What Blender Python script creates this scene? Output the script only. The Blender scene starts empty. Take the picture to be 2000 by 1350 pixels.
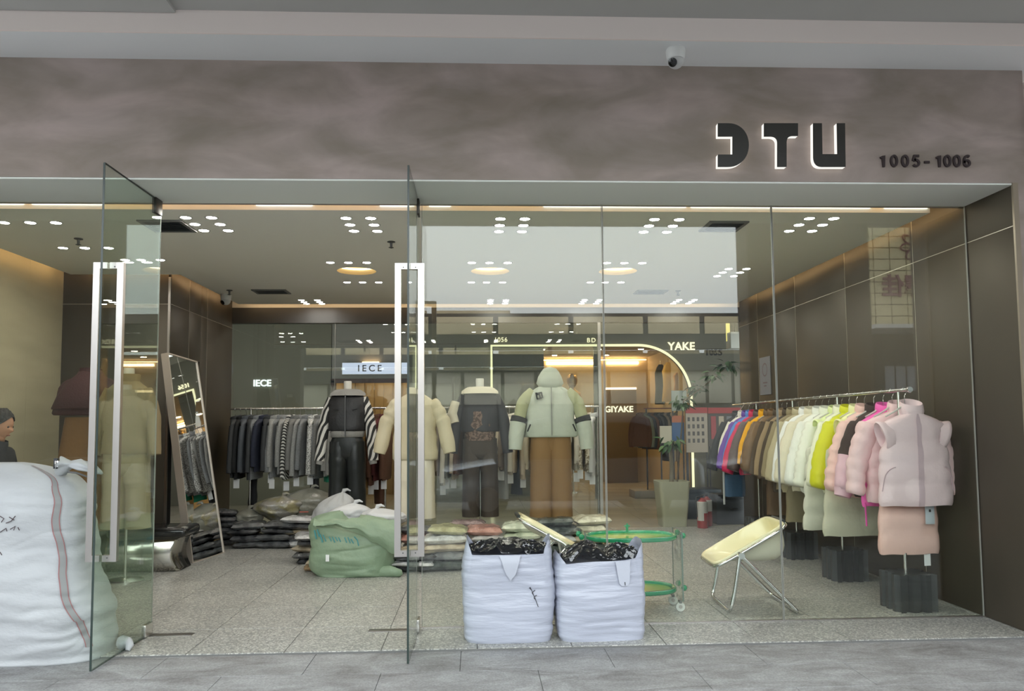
import bpy, bmesh, math, random
from mathutils import Vector, Matrix, noise

# ------------------------------------------------------------------ camera, sky, exposure
SC = bpy.context.scene
COL = SC.collection
PI = math.pi
YAW, PITCH, ROLL = math.radians(2.65), math.radians(3.888), math.radians(0.464)
FPX, CX0, CY0, EYE = 1529.5, 1000.0, 725.3, 1.4

cam_d = bpy.data.cameras.new('camera')
cam = bpy.data.objects.new('camera', cam_d)
COL.objects.link(cam)
cam_d.sensor_fit = 'HORIZONTAL'
cam_d.sensor_width = 36.0
cam_d.lens = FPX / 2000 * 36
cam_d.shift_y = (CY0 - 675) / 2000
cam_d.clip_start, cam_d.clip_end = 0.05, 300
cam.matrix_world = (Matrix.Translation((0, 0, EYE)) @ Matrix.Rotation(-YAW, 4, 'Z')
                    @ Matrix.Rotation(PI / 2 + PITCH, 4, 'X') @ Matrix.Rotation(-ROLL, 4, 'Z'))
SC.camera = cam

W = bpy.data.worlds.new('overcast_sky')
SC.world = W
W.use_nodes = True
bgn = W.node_tree.nodes['Background']
bgn.inputs[0].default_value = (0.90, 0.965, 1.0, 1)
bgn.inputs[1].default_value = 2.9

SC.view_settings.view_transform = 'Standard'
SC.view_settings.look = 'None'
SC.view_settings.gamma = 1
SC.view_settings.use_curve_mapping = False
SC.view_settings.exposure = 0.95
try:
    SC.cycles.transparent_max_bounces = 24
    SC.cycles.max_bounces = 8
    SC.cycles.glossy_bounces = 5
    SC.cycles.diffuse_bounces = 4
    SC.cycles.sample_clamp_indirect = 6
    SC.cycles.caustics_reflective = False
    SC.cycles.caustics_refractive = False
except Exception:
    pass

# ------------------------------------------------------------------ helpers: where things stand
def ray(px, py):
    dx, dy = px - CX0, py - CY0
    c, s = math.cos(ROLL), math.sin(ROLL)
    u, w = c * dx - s * dy, s * dx + c * dy
    x, zz = u / FPX, -w / FPX
    y, z = math.cos(PITCH) - zz * math.sin(PITCH), math.sin(PITCH) + zz * math.cos(PITCH)
    return Vector((x * math.cos(YAW) + y * math.sin(YAW), -x * math.sin(YAW) + y * math.cos(YAW), z))

def at(px, py, Y):
    r = ray(px, py)
    return r * (Y / r.y) + Vector((0, 0, EYE))

def lin(c):
    return tuple((x / 255 / 12.92) if x / 255 <= 0.04045 else ((x / 255 + 0.055) / 1.055) ** 2.4 for x in c)

# ------------------------------------------------------------------ helpers: meshes
class MB:
    def __init__(s):
        s.v, s.f, s.m = [], [], []

    def add(s, vs, fs, mi=0):
        o = len(s.v)
        s.v += [tuple(p) for p in vs]
        s.f += [tuple(i + o for i in f) for f in fs]
        s.m += [mi] * len(fs)

    def box(s, x0, x1, y0, y1, z0, z1, mi=0, bev=0.0):
        if bev <= 0:
            vs = [(x, y, z) for z in (z0, z1) for y in (y0, y1) for x in (x0, x1)]
            s.add(vs, [(0, 2, 3, 1), (4, 5, 7, 6), (0, 1, 5, 4), (2, 6, 7, 3), (0, 4, 6, 2), (1, 3, 7, 5)], mi)
            return s
        b = min(bev, (x1 - x0) / 2.01, (y1 - y0) / 2.01, (z1 - z0) / 2.01)
        bm = bmesh.new()
        bmesh.ops.create_cube(bm, size=1)
        for v in bm.verts:
            v.co = Vector(((x0 + x1) / 2 + v.co.x * (x1 - x0), (y0 + y1) / 2 + v.co.y * (y1 - y0), (z0 + z1) / 2 + v.co.z * (z1 - z0)))
        bmesh.ops.bevel(bm, geom=list(bm.edges), offset=b, segments=2, affect='EDGES', profile=0.5)
        bm.verts.index_update()
        s.add([v.co for v in bm.verts], [[v.index for v in f.verts] for f in bm.faces], mi)
        bm.free()
        return s

    def obox(s, c, ax, ay, az, mi=0):
        c = Vector(c); ax = Vector(ax); ay = Vector(ay); az = Vector(az)
        vs = [c + ax * i + ay * j + az * k for k in (-1, 1) for j in (-1, 1) for i in (-1, 1)]
        s.add(vs, [(0, 2, 3, 1), (4, 5, 7, 6), (0, 1, 5, 4), (2, 6, 7, 3), (0, 4, 6, 2), (1, 3, 7, 5)], mi)
        return s

    def rings(s, rs, cap0=True, cap1=True, mi=0):
        n = len(rs[0])
        vs = [p for r in rs for p in r]
        fs = []
        for i in range(len(rs) - 1):
            for j in range(n):
                k = (j + 1) % n
                fs.append((i * n + j, i * n + k, (i + 1) * n + k, (i + 1) * n + j))
        if cap0:
            fs.append(tuple(reversed(range(n))))
        if cap1:
            fs.append(tuple((len(rs) - 1) * n + j for j in range(n)))
        s.add(vs, fs, mi)
        return s

    def tube(s, path, rad, n=8, mi=0, cap=True, flat=1.0):
        P = [Vector(p) for p in path]
        if not isinstance(rad, (list, tuple)):
            rad = [rad] * len(P)
        rs = []
        up = None
        for i, p in enumerate(P):
            t = (P[min(i + 1, len(P) - 1)] - P[max(i - 1, 0)]).normalized()
            if up is None:
                up = Vector((0, 1, 0)) if abs(t.y) < 0.9 else Vector((1, 0, 0))
            a = t.cross(up)
            if a.length < 1e-6:
                a = t.cross(Vector((0, 0, 1)))
            a.normalize()
            b = a.cross(t).normalized()
            up = b
            rs.append([p + (a * math.cos(2 * PI * k / n) + b * flat * math.sin(2 * PI * k / n)) * rad[i] for k in range(n)])
        return s.rings(rs, cap, cap, mi)

    def lathe(s, prof, c=(0, 0, 0), n=20, mi=0, cap0=True, cap1=True):
        rs = [[(c[0] + r * math.cos(2 * PI * k / n), c[1] + r * math.sin(2 * PI * k / n), c[2] + z) for k in range(n)] for r, z in prof]
        return s.rings(rs, cap0, cap1, mi)

    def grid(s, fn, nu, nv, mi=0):
        vs = [fn(i / nu, j / nv) for j in range(nv + 1) for i in range(nu + 1)]
        fs = [(j * (nu + 1) + i, j * (nu + 1) + i + 1, (j + 1) * (nu + 1) + i + 1, (j + 1) * (nu + 1) + i) for j in range(nv) for i in range(nu)]
        s.add(vs, fs, mi)
        return s

    def prism(s, pts, y0, y1, mi=0):
        """pts: (x, z) outline, extruded from y0 (front) to y1"""
        n = len(pts)
        vs = [(x, y0, z) for x, z in pts] + [(x, y1, z) for x, z in pts]
        fs = [tuple(range(n)), tuple(reversed(range(n, 2 * n)))]
        fs += [(j, j + n, (j + 1) % n + n, (j + 1) % n) for j in range(n)]
        s.add(vs, fs, mi)
        return s

    def mesh(s, name, mats, smooth=40, fix=True):
        me = bpy.data.meshes.new(name)
        me.from_pydata(s.v, [], s.f)
        if not isinstance(mats, (list, tuple)):
            mats = [mats]
        for m in mats:
            me.materials.append(m)
        if len(mats) > 1:
            me.polygons.foreach_set('material_index', s.m)
        if fix:
            bm = bmesh.new(); bm.from_mesh(me)
            bmesh.ops.recalc_face_normals(bm, faces=bm.faces)
            bm.to_mesh(me); bm.free()
        if smooth:
            me.polygons.foreach_set('use_smooth', [True] * len(me.polygons))
            if smooth < 180:
                me.set_sharp_from_angle(angle=math.radians(smooth))
        return me

    def build(s, name, mats, parent=None, smooth=40, fix=True, loc=None):
        o = bpy.data.objects.new(name, s.mesh(name, mats, smooth, fix))
        COL.objects.link(o)
        if parent is not None:
            o.parent = parent
        if loc is not None:
            o.location = loc
        return o

def thing(name, label, cat, loc=(0, 0, 0), rz=0.0, group=None):
    o = bpy.data.objects.new(name, None)
    o.empty_display_size = 0.1
    COL.objects.link(o)
    o.location = loc
    o.rotation_euler = (0, 0, rz)
    o['label'] = label
    o['category'] = cat
    if group:
        o['group'] = group
    return o

def tag(o, label, cat, group=None):
    o['label'] = label
    o['category'] = cat
    if group:
        o['group'] = group
    return o

def struct(o):
    o['kind'] = 'structure'
    return o

def kids(o):
    return [c for c in ALLKIDS.get(o.name, [])]

def dup(root, loc, rz=0.0, label=None, group=None):
    r = root.copy(); COL.objects.link(r)
    r.location = loc; r.rotation_euler = (0, 0, rz)
    if label: r['label'] = label
    if group: r['group'] = group
    for ch in list(root.children):
        c = ch.copy(); COL.objects.link(c); c.parent = r
        for g in list(ch.children):
            d = g.copy(); COL.objects.link(d); d.parent = c
    return r

def nz(x, y, z):
    return noise.noise(Vector((x, y, z)))

# ------------------------------------------------------------------ helpers: materials
MATS = {}
def mat(name, col, rough=0.6, metal=0.0, bump=None, vary=None, coat=0.0, emit=None, spec=0.5, trans=0.0, sheen=0.0, alpha=1.0):
    """bump = (scale xyz or number, strength, detail); vary = (scale, other colour, low, high)"""
    if name in MATS:
        return MATS[name]
    m = bpy.data.materials.new(name)
    m.use_nodes = True
    nt = m.node_tree
    b = nt.nodes['Principled BSDF']
    b.inputs['Base Color'].default_value = (*col, 1)
    b.inputs['Roughness'].default_value = rough
    b.inputs['Metallic'].default_value = metal
    b.inputs['Specular IOR Level'].default_value = spec
    b.inputs['Coat Weight'].default_value = coat
    b.inputs['Coat Roughness'].default_value = 0.12
    b.inputs['Transmission Weight'].default_value = trans
    b.inputs['Sheen Weight'].default_value = sheen
    b.inputs['Alpha'].default_value = alpha
    if emit:
        b.inputs['Emission Color'].default_value = (*emit[0], 1)
        b.inputs['Emission Strength'].default_value = emit[1]
    tc = None
    def coord(scale):
        nonlocal tc
        if tc is None:
            tc = nt.nodes.new('ShaderNodeTexCoord')
        mp = nt.nodes.new('ShaderNodeMapping')
        mp.inputs['Scale'].default_value = scale if isinstance(scale, tuple) else (scale,) * 3
        nt.links.new(tc.outputs['Object'], mp.inputs['Vector'])
        return mp.outputs['Vector']
    if bump:
        n = nt.nodes.new('ShaderNodeTexNoise')
        n.inputs['Scale'].default_value = 1.0
        n.inputs['Detail'].default_value = bump[2] if len(bump) > 2 else 3
        nt.links.new(coord(bump[0]), n.inputs['Vector'])
        bp = nt.nodes.new('ShaderNodeBump')
        bp.inputs['Strength'].default_value = bump[1]
        bp.inputs['Distance'].default_value = 0.01
        nt.links.new(n.outputs['Fac'], bp.inputs['Height'])
        nt.links.new(bp.outputs['Normal'], b.inputs['Normal'])
        if coat > 0:
            bp.inputs['Distance'].default_value = 0.02
            nt.links.new(bp.outputs['Normal'], b.inputs['Coat Normal'])
    if vary:
        n = nt.nodes.new('ShaderNodeTexNoise')
        n.inputs['Scale'].default_value = 1.0
        n.inputs['Detail'].default_value = 6
        nt.links.new(coord(vary[0]), n.inputs['Vector'])
        r = nt.nodes.new('ShaderNodeValToRGB')
        r.color_ramp.elements[0].position = vary[2]
        r.color_ramp.elements[1].position = vary[3]
        r.color_ramp.elements[0].color = (*col, 1)
        r.color_ramp.elements[1].color = (*vary[1], 1)
        nt.links.new(n.outputs['Fac'], r.inputs['Fac'])
        nt.links.new(r.outputs['Color'], b.inputs['Base Color'])
    MATS[name] = m
    return m

def emat(name, col, strength):
    if name in MATS:
        return MATS[name]
    m = bpy.data.materials.new(name)
    m.use_nodes = True
    nt = m.node_tree
    nt.nodes.clear()
    e = nt.nodes.new('ShaderNodeEmission')
    e.inputs[0].default_value = (*col, 1)
    e.inputs[1].default_value = strength
    o = nt.nodes.new('ShaderNodeOutputMaterial')
    nt.links.new(e.outputs[0], o.inputs[0])
    MATS[name] = m
    return m

def glass_mat(name, tint, f0=0.042, gloss=0.95):
    """thin pane: tinted transparency plus a Schlick mirror term, the same from both sides"""
    m = bpy.data.materials.new(name)
    m.use_nodes = True
    nt = m.node_tree
    nt.nodes.clear()
    N = nt.nodes.new
    geo = N('ShaderNodeNewGeometry')
    dot = N('ShaderNodeVectorMath'); dot.operation = 'DOT_PRODUCT'
    nt.links.new(geo.outputs['Incoming'], dot.inputs[0]); nt.links.new(geo.outputs['Normal'], dot.inputs[1])
    ab = N('ShaderNodeMath'); ab.operation = 'ABSOLUTE'; nt.links.new(dot.outputs['Value'], ab.inputs[0])
    inv = N('ShaderNodeMath'); inv.operation = 'SUBTRACT'; inv.inputs[0].default_value = 1; nt.links.new(ab.outputs[0], inv.inputs[1])
    pw = N('ShaderNodeMath'); pw.operation = 'POWER'; pw.inputs[1].default_value = 5; nt.links.new(inv.outputs[0], pw.inputs[0])
    ma = N('ShaderNodeMath'); ma.operation = 'MULTIPLY_ADD'; ma.inputs[1].default_value = 1 - f0; ma.inputs[2].default_value = f0
    nt.links.new(pw.outputs[0], ma.inputs[0])
    tr = N('ShaderNodeBsdfTransparent'); tr.inputs[0].default_value = (*tint, 1)
    gl = N('ShaderNodeBsdfGlossy'); gl.inputs['Roughness'].default_value = 0.0; gl.inputs['Color'].default_value = (gloss, gloss, gloss, 1)
    mx = N('ShaderNodeMixShader')
    nt.links.new(ma.outputs[0], mx.inputs[0]); nt.links.new(tr.outputs[0], mx.inputs[1]); nt.links.new(gl.outputs[0], mx.inputs[2])
    o = N('ShaderNodeOutputMaterial'); nt.links.new(mx.outputs[0], o.inputs[0])
    MATS[name] = m
    return m

def text(s, name, m, parent=None, loc=(0, 0, 0), size=0.1, depth=0.004, rz=0.0, bold=0.0, space=1.0, whole=False):
    """raised lettering; every letter becomes a part of its own unless whole is set"""
    cu = bpy.data.curves.new(name, 'FONT')
    cu.body = s; cu.size = size; cu.extrude = depth; cu.offset = bold
    cu.space_character = space
    cu.align_x = 'CENTER'; cu.align_y = 'CENTER'
    o = bpy.data.objects.new(name, cu)
    COL.objects.link(o)
    bpy.context.view_layer.update()
    me = bpy.data.meshes.new_from_object(o.evaluated_get(bpy.context.evaluated_depsgraph_get()))
    bpy.data.objects.remove(o); bpy.data.curves.remove(cu)
    M_ = Matrix.Translation(Vector(loc)) @ Matrix.Rotation(rz, 4, 'Z') @ Matrix.Rotation(PI / 2, 4, 'X')
    bm = bmesh.new(); bm.from_mesh(me)
    bmesh.ops.remove_doubles(bm, verts=bm.verts, dist=size * 1e-4)
    bm.verts.ensure_lookup_table()
    seen, groups = set(), []
    for v in bm.verts:
        if v.index in seen or whole: continue
        st, g = [v], []
        seen.add(v.index)
        while st:
            q = st.pop(); g.append(q)
            for e_ in q.link_edges:
                w = e_.other_vert(q)
                if w.index not in seen:
                    seen.add(w.index); st.append(w)
        groups.append(g)
    if whole: groups = [list(bm.verts)]
    out = []
    for g in groups:
        ids = {v.index: k for k, v in enumerate(g)}
        mb = MB()
        mb.add([M_ @ v.co for v in g], [[ids[v.index] for v in f.verts] for f in bm.faces if f.verts[0].index in ids])
        q = mb.build(name, m, parent, 0, fix=False)
        if whole: q['kind'] = 'stuff'
        out.append(q)
    bm.free(); bpy.data.meshes.remove(me)
    return out

# ------------------------------------------------------------------ materials
GLASS = glass_mat('clear_glass', (0.955, 0.975, 0.945))
GLASSD = glass_mat('door_glass', (0.90, 0.945, 0.90))
PLEX = glass_mat('clear_acrylic', (0.95, 0.98, 0.96), 0.04)
EDGE = mat('glass_edge', (0.03, 0.045, 0.04), 0.25)
WHITEP = mat('white_paint', (0.52, 0.52, 0.50), 0.8)
CEILP = mat('ceiling_paint', (0.90, 0.875, 0.80), 0.85)
ARCP = mat('arcade_paint', (0.43, 0.42, 0.40), 0.85, vary=(0.9, (0.40, 0.39, 0.37), .35, .7))
UNDP = mat('beam_underside', (0.80, 0.80, 0.80), 0.85)
BANDP = mat('beam_paint', (0.90, 0.80, 0.755), 0.85)
SOFF = mat('soffit_paint', (0.86, 0.87, 0.83), 0.8)
BRONZE = mat('bronze_panel', (0.075, 0.062, 0.046), 0.5, 0.55, vary=((0.8, 0.8, 0.5), (0.095, 0.08, 0.06), .35, .7))
DARK = mat('dark_recess', (0.012, 0.012, 0.012), 0.6)
ALU = mat('brushed_aluminium', (0.50, 0.47, 0.45), 0.30, 1.0, bump=((400, 400, 3), 0.05, 2))
CHROME = mat('chrome', (0.78, 0.79, 0.80), 0.10, 1.0)
STEEL = mat('steel_rail', (0.70, 0.69, 0.66), 0.22, 1.0)
BLACKM = mat('black_metal', (0.02, 0.02, 0.022), 0.4, 0.3)
LEDW = emat('led_white', (1.0, 0.965, 0.88), 62.0)
LEDS = emat('led_strip_white', (1.0, 0.96, 0.86), 2.0)
LEDWARM = emat('led_warm', (1.0, 0.66, 0.34), 8.5)
NEON = emat('neon_tube', (1.0, 0.95, 0.60), .62)
SIGNW = emat('sign_edge_light', (1.0, 0.97, 0.90), .55)
WHITEC = mat('white_card', (0.78, 0.78, 0.78), 0.6)
PLASTW = mat('white_plastic', (0.72, 0.72, 0.70), 0.4)
BLACKP = mat('black_plastic', (0.022, 0.025, 0.027), 0.42)
MANN = mat('mannequin_white', (0.72, 0.70, 0.64), 0.45)

def stucco():
    m = mat('trowelled_plaster', (0.19, 0.165, 0.152), 0.72)
    nt = m.node_tree; b = nt.nodes['Principled BSDF']
    N = nt.nodes.new; L = nt.links.new
    tc = N('ShaderNodeTexCoord')
    mp = N('ShaderNodeMapping'); mp.inputs['Scale'].default_value = (0.9, 1, 1.9); L(tc.outputs['Object'], mp.inputs['Vector'])
    n1 = N('ShaderNodeTexNoise'); n1.inputs['Scale'].default_value = 1.6; n1.inputs['Detail'].default_value = 7; n1.inputs['Distortion'].default_value = .5
    L(mp.outputs[0], n1.inputs['Vector'])
    mp2 = N('ShaderNodeMapping'); mp2.inputs['Scale'].default_value = (1.0, 1, 2.6); L(tc.outputs['Object'], mp2.inputs['Vector'])
    n2 = N('ShaderNodeTexNoise'); n2.inputs['Scale'].default_value = 1.3; n2.inputs['Detail'].default_value = 8; n2.inputs['Distortion'].default_value = 1.1
    L(mp2.outputs[0], n2.inputs['Vector'])
    r1 = N('ShaderNodeValToRGB'); r1.color_ramp.elements[0].position = .34; r1.color_ramp.elements[1].position = .66
    r1.color_ramp.elements[0].color = (0.300, 0.250, 0.212, 1); r1.color_ramp.elements[1].color = (0.455, 0.378, 0.350, 1)
    L(n1.outputs['Fac'], r1.inputs['Fac'])
    r2 = N('ShaderNodeValToRGB'); r2.color_ramp.elements[0].position = .38; r2.color_ramp.elements[1].position = .68
    r2.color_ramp.elements[0].color = (0.82, 0.82, 0.80, 1); r2.color_ramp.elements[1].color = (1.16, 1.13, 1.16, 1)
    L(n2.outputs['Fac'], r2.inputs['Fac'])
    mx = N('ShaderNodeMix'); mx.data_type = 'RGBA'; mx.blend_type = 'MULTIPLY'; mx.inputs[0].default_value = 0.8
    L(r1.outputs[0], mx.inputs[6]); L(r2.outputs[0], mx.inputs[7]); L(mx.outputs[2], b.inputs['Base Color'])
    bp = N('ShaderNodeBump'); bp.inputs['Strength'].default_value = .25; bp.inputs['Distance'].default_value = .01
    L(n2.outputs['Fac'], bp.inputs['Height']); L(bp.outputs[0], b.inputs['Normal'])
    return m
STUCCO = stucco()

def terrazzo(name, base, chip_l, chip_d, rough, scale):
    m = mat(name, base, rough)
    nt = m.node_tree; b = nt.nodes['Principled BSDF']; N = nt.nodes.new; L = nt.links.new
    geo = N('ShaderNodeNewGeometry')
    v = N('ShaderNodeTexVoronoi'); v.inputs['Scale'].default_value = scale; L(geo.outputs['Position'], v.inputs['Vector'])
    sep = N('ShaderNodeSeparateColor'); L(v.outputs['Color'], sep.inputs[0])
    r = N('ShaderNodeValToRGB'); r.color_ramp.interpolation = 'CONSTANT'
    e = r.color_ramp.elements
    e[0].position = 0; e[0].color = (*chip_d, 1)
    e[1].position = .22; e[1].color = (*base, 1)
    x = e.new(.72); x.color = (*chip_l, 1)
    L(sep.outputs[0], r.inputs['Fac'])
    n = N('ShaderNodeTexNoise'); n.inputs['Scale'].default_value = 1.7; n.inputs['Detail'].default_value = 5; L(geo.outputs['Position'], n.inputs['Vector'])
    r2 = N('ShaderNodeValToRGB'); r2.color_ramp.elements[0].position = .3; r2.color_ramp.elements[1].position = .7
    r2.color_ramp.elements[0].color = (.84, .84, .84, 1); r2.color_ramp.elements[1].color = (1.08, 1.08, 1.08, 1); L(n.outputs['Fac'], r2.inputs['Fac'])
    mx = N('ShaderNodeMix'); mx.data_type = 'RGBA'; mx.blend_type = 'MULTIPLY'; mx.inputs[0].default_value = 1
    L(r.outputs[0], mx.inputs[6]); L(r2.outputs[0], mx.inputs[7]); L(mx.outputs[2], b.inputs['Base Color'])
    return m
TERR = terrazzo('terrazzo', (0.345, 0.34, 0.315), (0.555, 0.55, 0.505), (0.235, 0.235, 0.222), 0.36, 95)

def granite():
    m = mat('worn_granite', (0.33, 0.33, 0.335), 0.7)
    nt = m.node_tree; b = nt.nodes['Principled BSDF']; N = nt.nodes.new; L = nt.links.new
    geo = N('ShaderNodeNewGeometry')
    mp = N('ShaderNodeMapping'); mp.inputs['Scale'].default_value = (1, 2.2, 1); L(geo.outputs['Position'], mp.inputs[0])
    n1 = N('ShaderNodeTexNoise'); n1.inputs['Scale'].default_value = 2.3; n1.inputs['Detail'].default_value = 9; n1.inputs['Roughness'].default_value = .68; n1.inputs['Distortion'].default_value = .8
    L(mp.outputs[0], n1.inputs['Vector'])
    r = N('ShaderNodeValToRGB'); r.color_ramp.elements[0].position = .33; r.color_ramp.elements[1].position = .66
    r.color_ramp.elements[0].color = (0.165, 0.158, 0.156, 1); r.color_ramp.elements[1].color = (0.345, 0.348, 0.352, 1); L(n1.outputs['Fac'], r.inputs[0])
    n2 = N('ShaderNodeTexNoise'); n2.inputs['Scale'].default_value = 95; n2.inputs['Detail'].default_value = 3; L(geo.outputs['Position'], n2.inputs['Vector'])
    r2 = N('ShaderNodeValToRGB'); r2.color_ramp.elements[0].position = .35; r2.color_ramp.elements[1].position = .65
    r2.color_ramp.elements[0].color = (.80, .80, .80, 1); r2.color_ramp.elements[1].color = (1.2, 1.2, 1.2, 1); L(n2.outputs['Fac'], r2.inputs[0])
    mx = N('ShaderNodeMix'); mx.data_type = 'RGBA'; mx.blend_type = 'MULTIPLY'; mx.inputs[0].default_value = .8
    L(r.outputs[0], mx.inputs[6]); L(r2.outputs[0], mx.inputs[7]); L(mx.outputs[2], b.inputs['Base Color'])
    bp = N('ShaderNodeBump'); bp.inputs['Strength'].default_value = .3; bp.inputs['Distance'].default_value = .004
    L(n2.outputs['Fac'], bp.inputs['Height']); L(bp.outputs[0], b.inputs['Normal'])
    return m
GRAN = granite()

def zebra(name, scale, c1=(0.02, 0.02, 0.02), c2=(0.66, 0.64, 0.60), rot=0.5, dist=5.0):
    m = mat(name, c2, 0.75)
    nt = m.node_tree; b = nt.nodes['Principled BSDF']; N = nt.nodes.new; L = nt.links.new
    tc = N('ShaderNodeTexCoord')
    mp = N('ShaderNodeMapping'); mp.inputs['Rotation'].default_value = (0, rot, 0); L(tc.outputs['Object'], mp.inputs[0])
    w = N('ShaderNodeTexWave'); w.bands_direction = 'Z'; w.inputs['Scale'].default_value = scale; w.inputs['Distortion'].default_value = dist
    w.inputs['Detail'].default_value = 1.5; w.inputs['Detail Scale'].default_value = .7
    L(mp.outputs[0], w.inputs['Vector'])
    r = N('ShaderNodeValToRGB'); r.color_ramp.elements[0].position = .46; r.color_ramp.elements[1].position = .54
    r.color_ramp.elements[0].color = (*c1, 1); r.color_ramp.elements[1].color = (*c2, 1)
    L(w.outputs['Fac'], r.inputs[0]); L(r.outputs[0], b.inputs['Base Color'])
    return m
# ------------------------------------------------------------------ the shop shell
YF, YG, YR, ZC = 5.03, 5.55, 10.57, 3.0     # facade plane, shop window plane, rear glass plane, ceiling
XR, XL, XLL, YM = 3.63, -3.25, -4.37, 8.44  # right wall, left wall at the rear, left wall at the front, step between them

def piece_floor(name, piece, x0, x1, y0, y1, dx, dy, m, z, base_m, off=0.0, gap=0.0025, seed=1, th=0.02, ox=0.0):
    base = struct(MB().box(x0, x1, y0, y1, z - 0.12, z - 0.006).build(name, base_m, smooth=0))
    rr = random.Random(seed)
    cache = {}
    ys, j = y0, 0
    while ys < y1 - 1e-4:
        ye = min(ys + dy, y1)
        xs = x0 - (off if j % 2 else 0) - ox
        while xs < x1 - 1e-4:
            a, b = max(xs, x0), min(xs + dx, x1)
            if b - a > 0.02:
                key = (round(b - a, 4), round(ye - ys, 4))
                if key not in cache:
                    w, h = key
                    cache[key] = MB().box(-w / 2 + gap, w / 2 - gap, -h / 2 + gap, h / 2 - gap, -th, 0, bev=0.0015).mesh(piece, m, 0)
                o = bpy.data.objects.new(piece, cache[key])
                COL.objects.link(o); o.parent = base
                o.location = ((a + b) / 2, (ys + ye) / 2, z + rr.uniform(-.0006, .0006))
            xs += dx
        ys = ye; j += 1
    return base

GROUT = mat('grout', (0.16, 0.16, 0.155), 0.9)
piece_floor('floor_1', 'floor_tile', -4.42, XR + 0.02, YF, YR + .02, 0.6, 0.6, TERR, 0.0, GROUT, seed=3, ox=0.38)
piece_floor('ground_pavement', 'paving_slab', -4.8, 4.8, 2.6, YF, 0.9, 0.405, GRAN, -0.015, mat('slab_joint', (0.20, 0.20, 0.20), 0.9), off=0.45, gap=0.0016, seed=5, ox=0.25)
struct(MB().box(-12, 16, 1.5, 2.6, -0.135, -0.016).build('ground_kerb', GRAN, smooth=0))
struct(MB().box(-40, 50, -40, 1.5, -0.3, -0.14).build('ground_street', mat('asphalt', (0.12, 0.12, 0.125), 0.85, bump=(60, .3)), smooth=0))
for sx in ((-12, -4.8), (4.8, 16)):
    struct(MB().box(sx[0], sx[1], 2.6, YF, -0.135, -0.016).build('ground_pavement_side', GRAN, smooth=0))

# facade: plaster fascia, beam, arcade ceiling
struct(MB().box(-9, 3.735, YF, YG + .10, ZC, 3.783).build('wall_front', STUCCO, smooth=0))
struct(MB().box(XR + .03, 3.735, YF, YG + .10, -.02, ZC).build('wall_front_pier', STUCCO, smooth=0))
struct(MB().box(-9, 12, 4.674, 6.2, 3.783, 4.25).build('beam_front', UNDP, smooth=0))
struct(MB().box(-9, 12, 4.66, 4.674, 3.775, 3.917).build('trim_1', BANDP, smooth=0))
struct(MB().box(-12, 16, 1.6, 4.66, 3.917, 4.25).build('ceiling_arcade', ARCP, smooth=0))
struct(MB().box(-9, -1.80, 3.2, 4.655, 3.895, 3.92).build('ceiling_arcade_panel', ARCP, smooth=0))
struct(MB().box(-12, 16, 1.35, 1.6, 3.90, 9.0).build('wall_upper_street', mat('upper_facade', (0.42, 0.40, 0.38), 0.8), smooth=0))
struct(MB().box(-12, 16, 1.6, 11.5, 4.25, 4.4).build('roof_slab', DARK, smooth=0))
struct(MB().box(-9, XR, YF + .004, YG + .02, ZC - .012, ZC - .001).build('ceiling_soffit', SOFF, smooth=0))
# neighbouring shop edge at the right
struct(MB().box(3.735, 3.78, YF - .015, YF + .3, 0, 3.70, bev=.004).build('trim_2', mat('rough_white_plaster', (0.52, 0.43, 0.40), 0.9, bump=(18, .8)), smooth=30))
struct(MB().box(3.78, 6, YF + .03, YF + .3, 2.93, 3.68).build('wall_neighbour_board', mat('orange_board', (0.30, 0.13, 0.035), 0.6), smooth=0))
struct(MB().box(3.78, 6, YF + .03, YF + .3, 0, 2.93).build('wall_neighbour', mat('neighbour_tile', (0.62, 0.50, 0.44), 0.7), smooth=0))

# right wall in bronze panels with thin bright joints
def panel_wall(name, axis, pos, facing, s0, s1, seams, zsplit, ztop, zbase=0.0):
    """wall lying on axis 'x' (plane x = pos) or 'y'; facing = -1/+1 is the side the panels show on"""
    def bx(mb, a, b, d0, d1, z0, z1, bev=0.0):
        lo, hi = sorted((pos + facing * d0, pos + facing * d1))
        if axis == 'x': mb.box(lo, hi, a, b, z0, z1, bev=bev)
        else: mb.box(a, b, lo, hi, z0, z1, bev=bev)
        return mb
    base = struct(bx(MB(), s0 + .03, s1, -0.16, -0.012, zbase, ztop + .22).build(name, DARK, smooth=0))
    cuts = [s0] + [s for s in seams if s0 < s < s1] + [s1]
    for a, b in zip(cuts[:-1], cuts[1:]):
        for z0, z1 in ((zbase, zsplit), (zsplit, ztop + .2)):
            bx(MB(), a + .002, b - .002, -0.012, 0.0, z0 + .002, z1 - .002, .001).build('wall_panel', BRONZE, base, 30)
    for s in cuts[1:-1]:
        bx(MB(), s - .0025, s + .0025, -0.012, 0.0012, zbase, ztop + .2).build('joint_strip', JOINT, base, 0)
    bx(MB(), s0, s1, -0.012, 0.0012, zsplit - .0025, zsplit + .0025).build('joint_strip', JOINT, base, 0)
    return base
JOINT = mat('joint_strip', (0.48, 0.44, 0.36), 0.35, 0.4)
panel_wall('wall_right', 'x', XR, -1, YF, YR + .02, [6.266, 7.466, 8.677, 9.88], 2.711, ZC - .02)
struct(MB().box(XR - .006, XR + .03, YF - .006, YF + .012, 0, ZC).build('trim_3', mat('bronze_trim', (0.32, 0.27, 0.21), .4, .6), smooth=0))
panel_wall('wall_left', 'x', XL, 1, 9.35, YR, [9.592], 2.711, ZC)
struct(MB().box(XL - .3, XL - .001, YM + .016, 9.35, 2.16, ZC + .2).build('wall_left_header', DARK, smooth=0))
hb = bpy.data.objects['wall_left_header']
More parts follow.
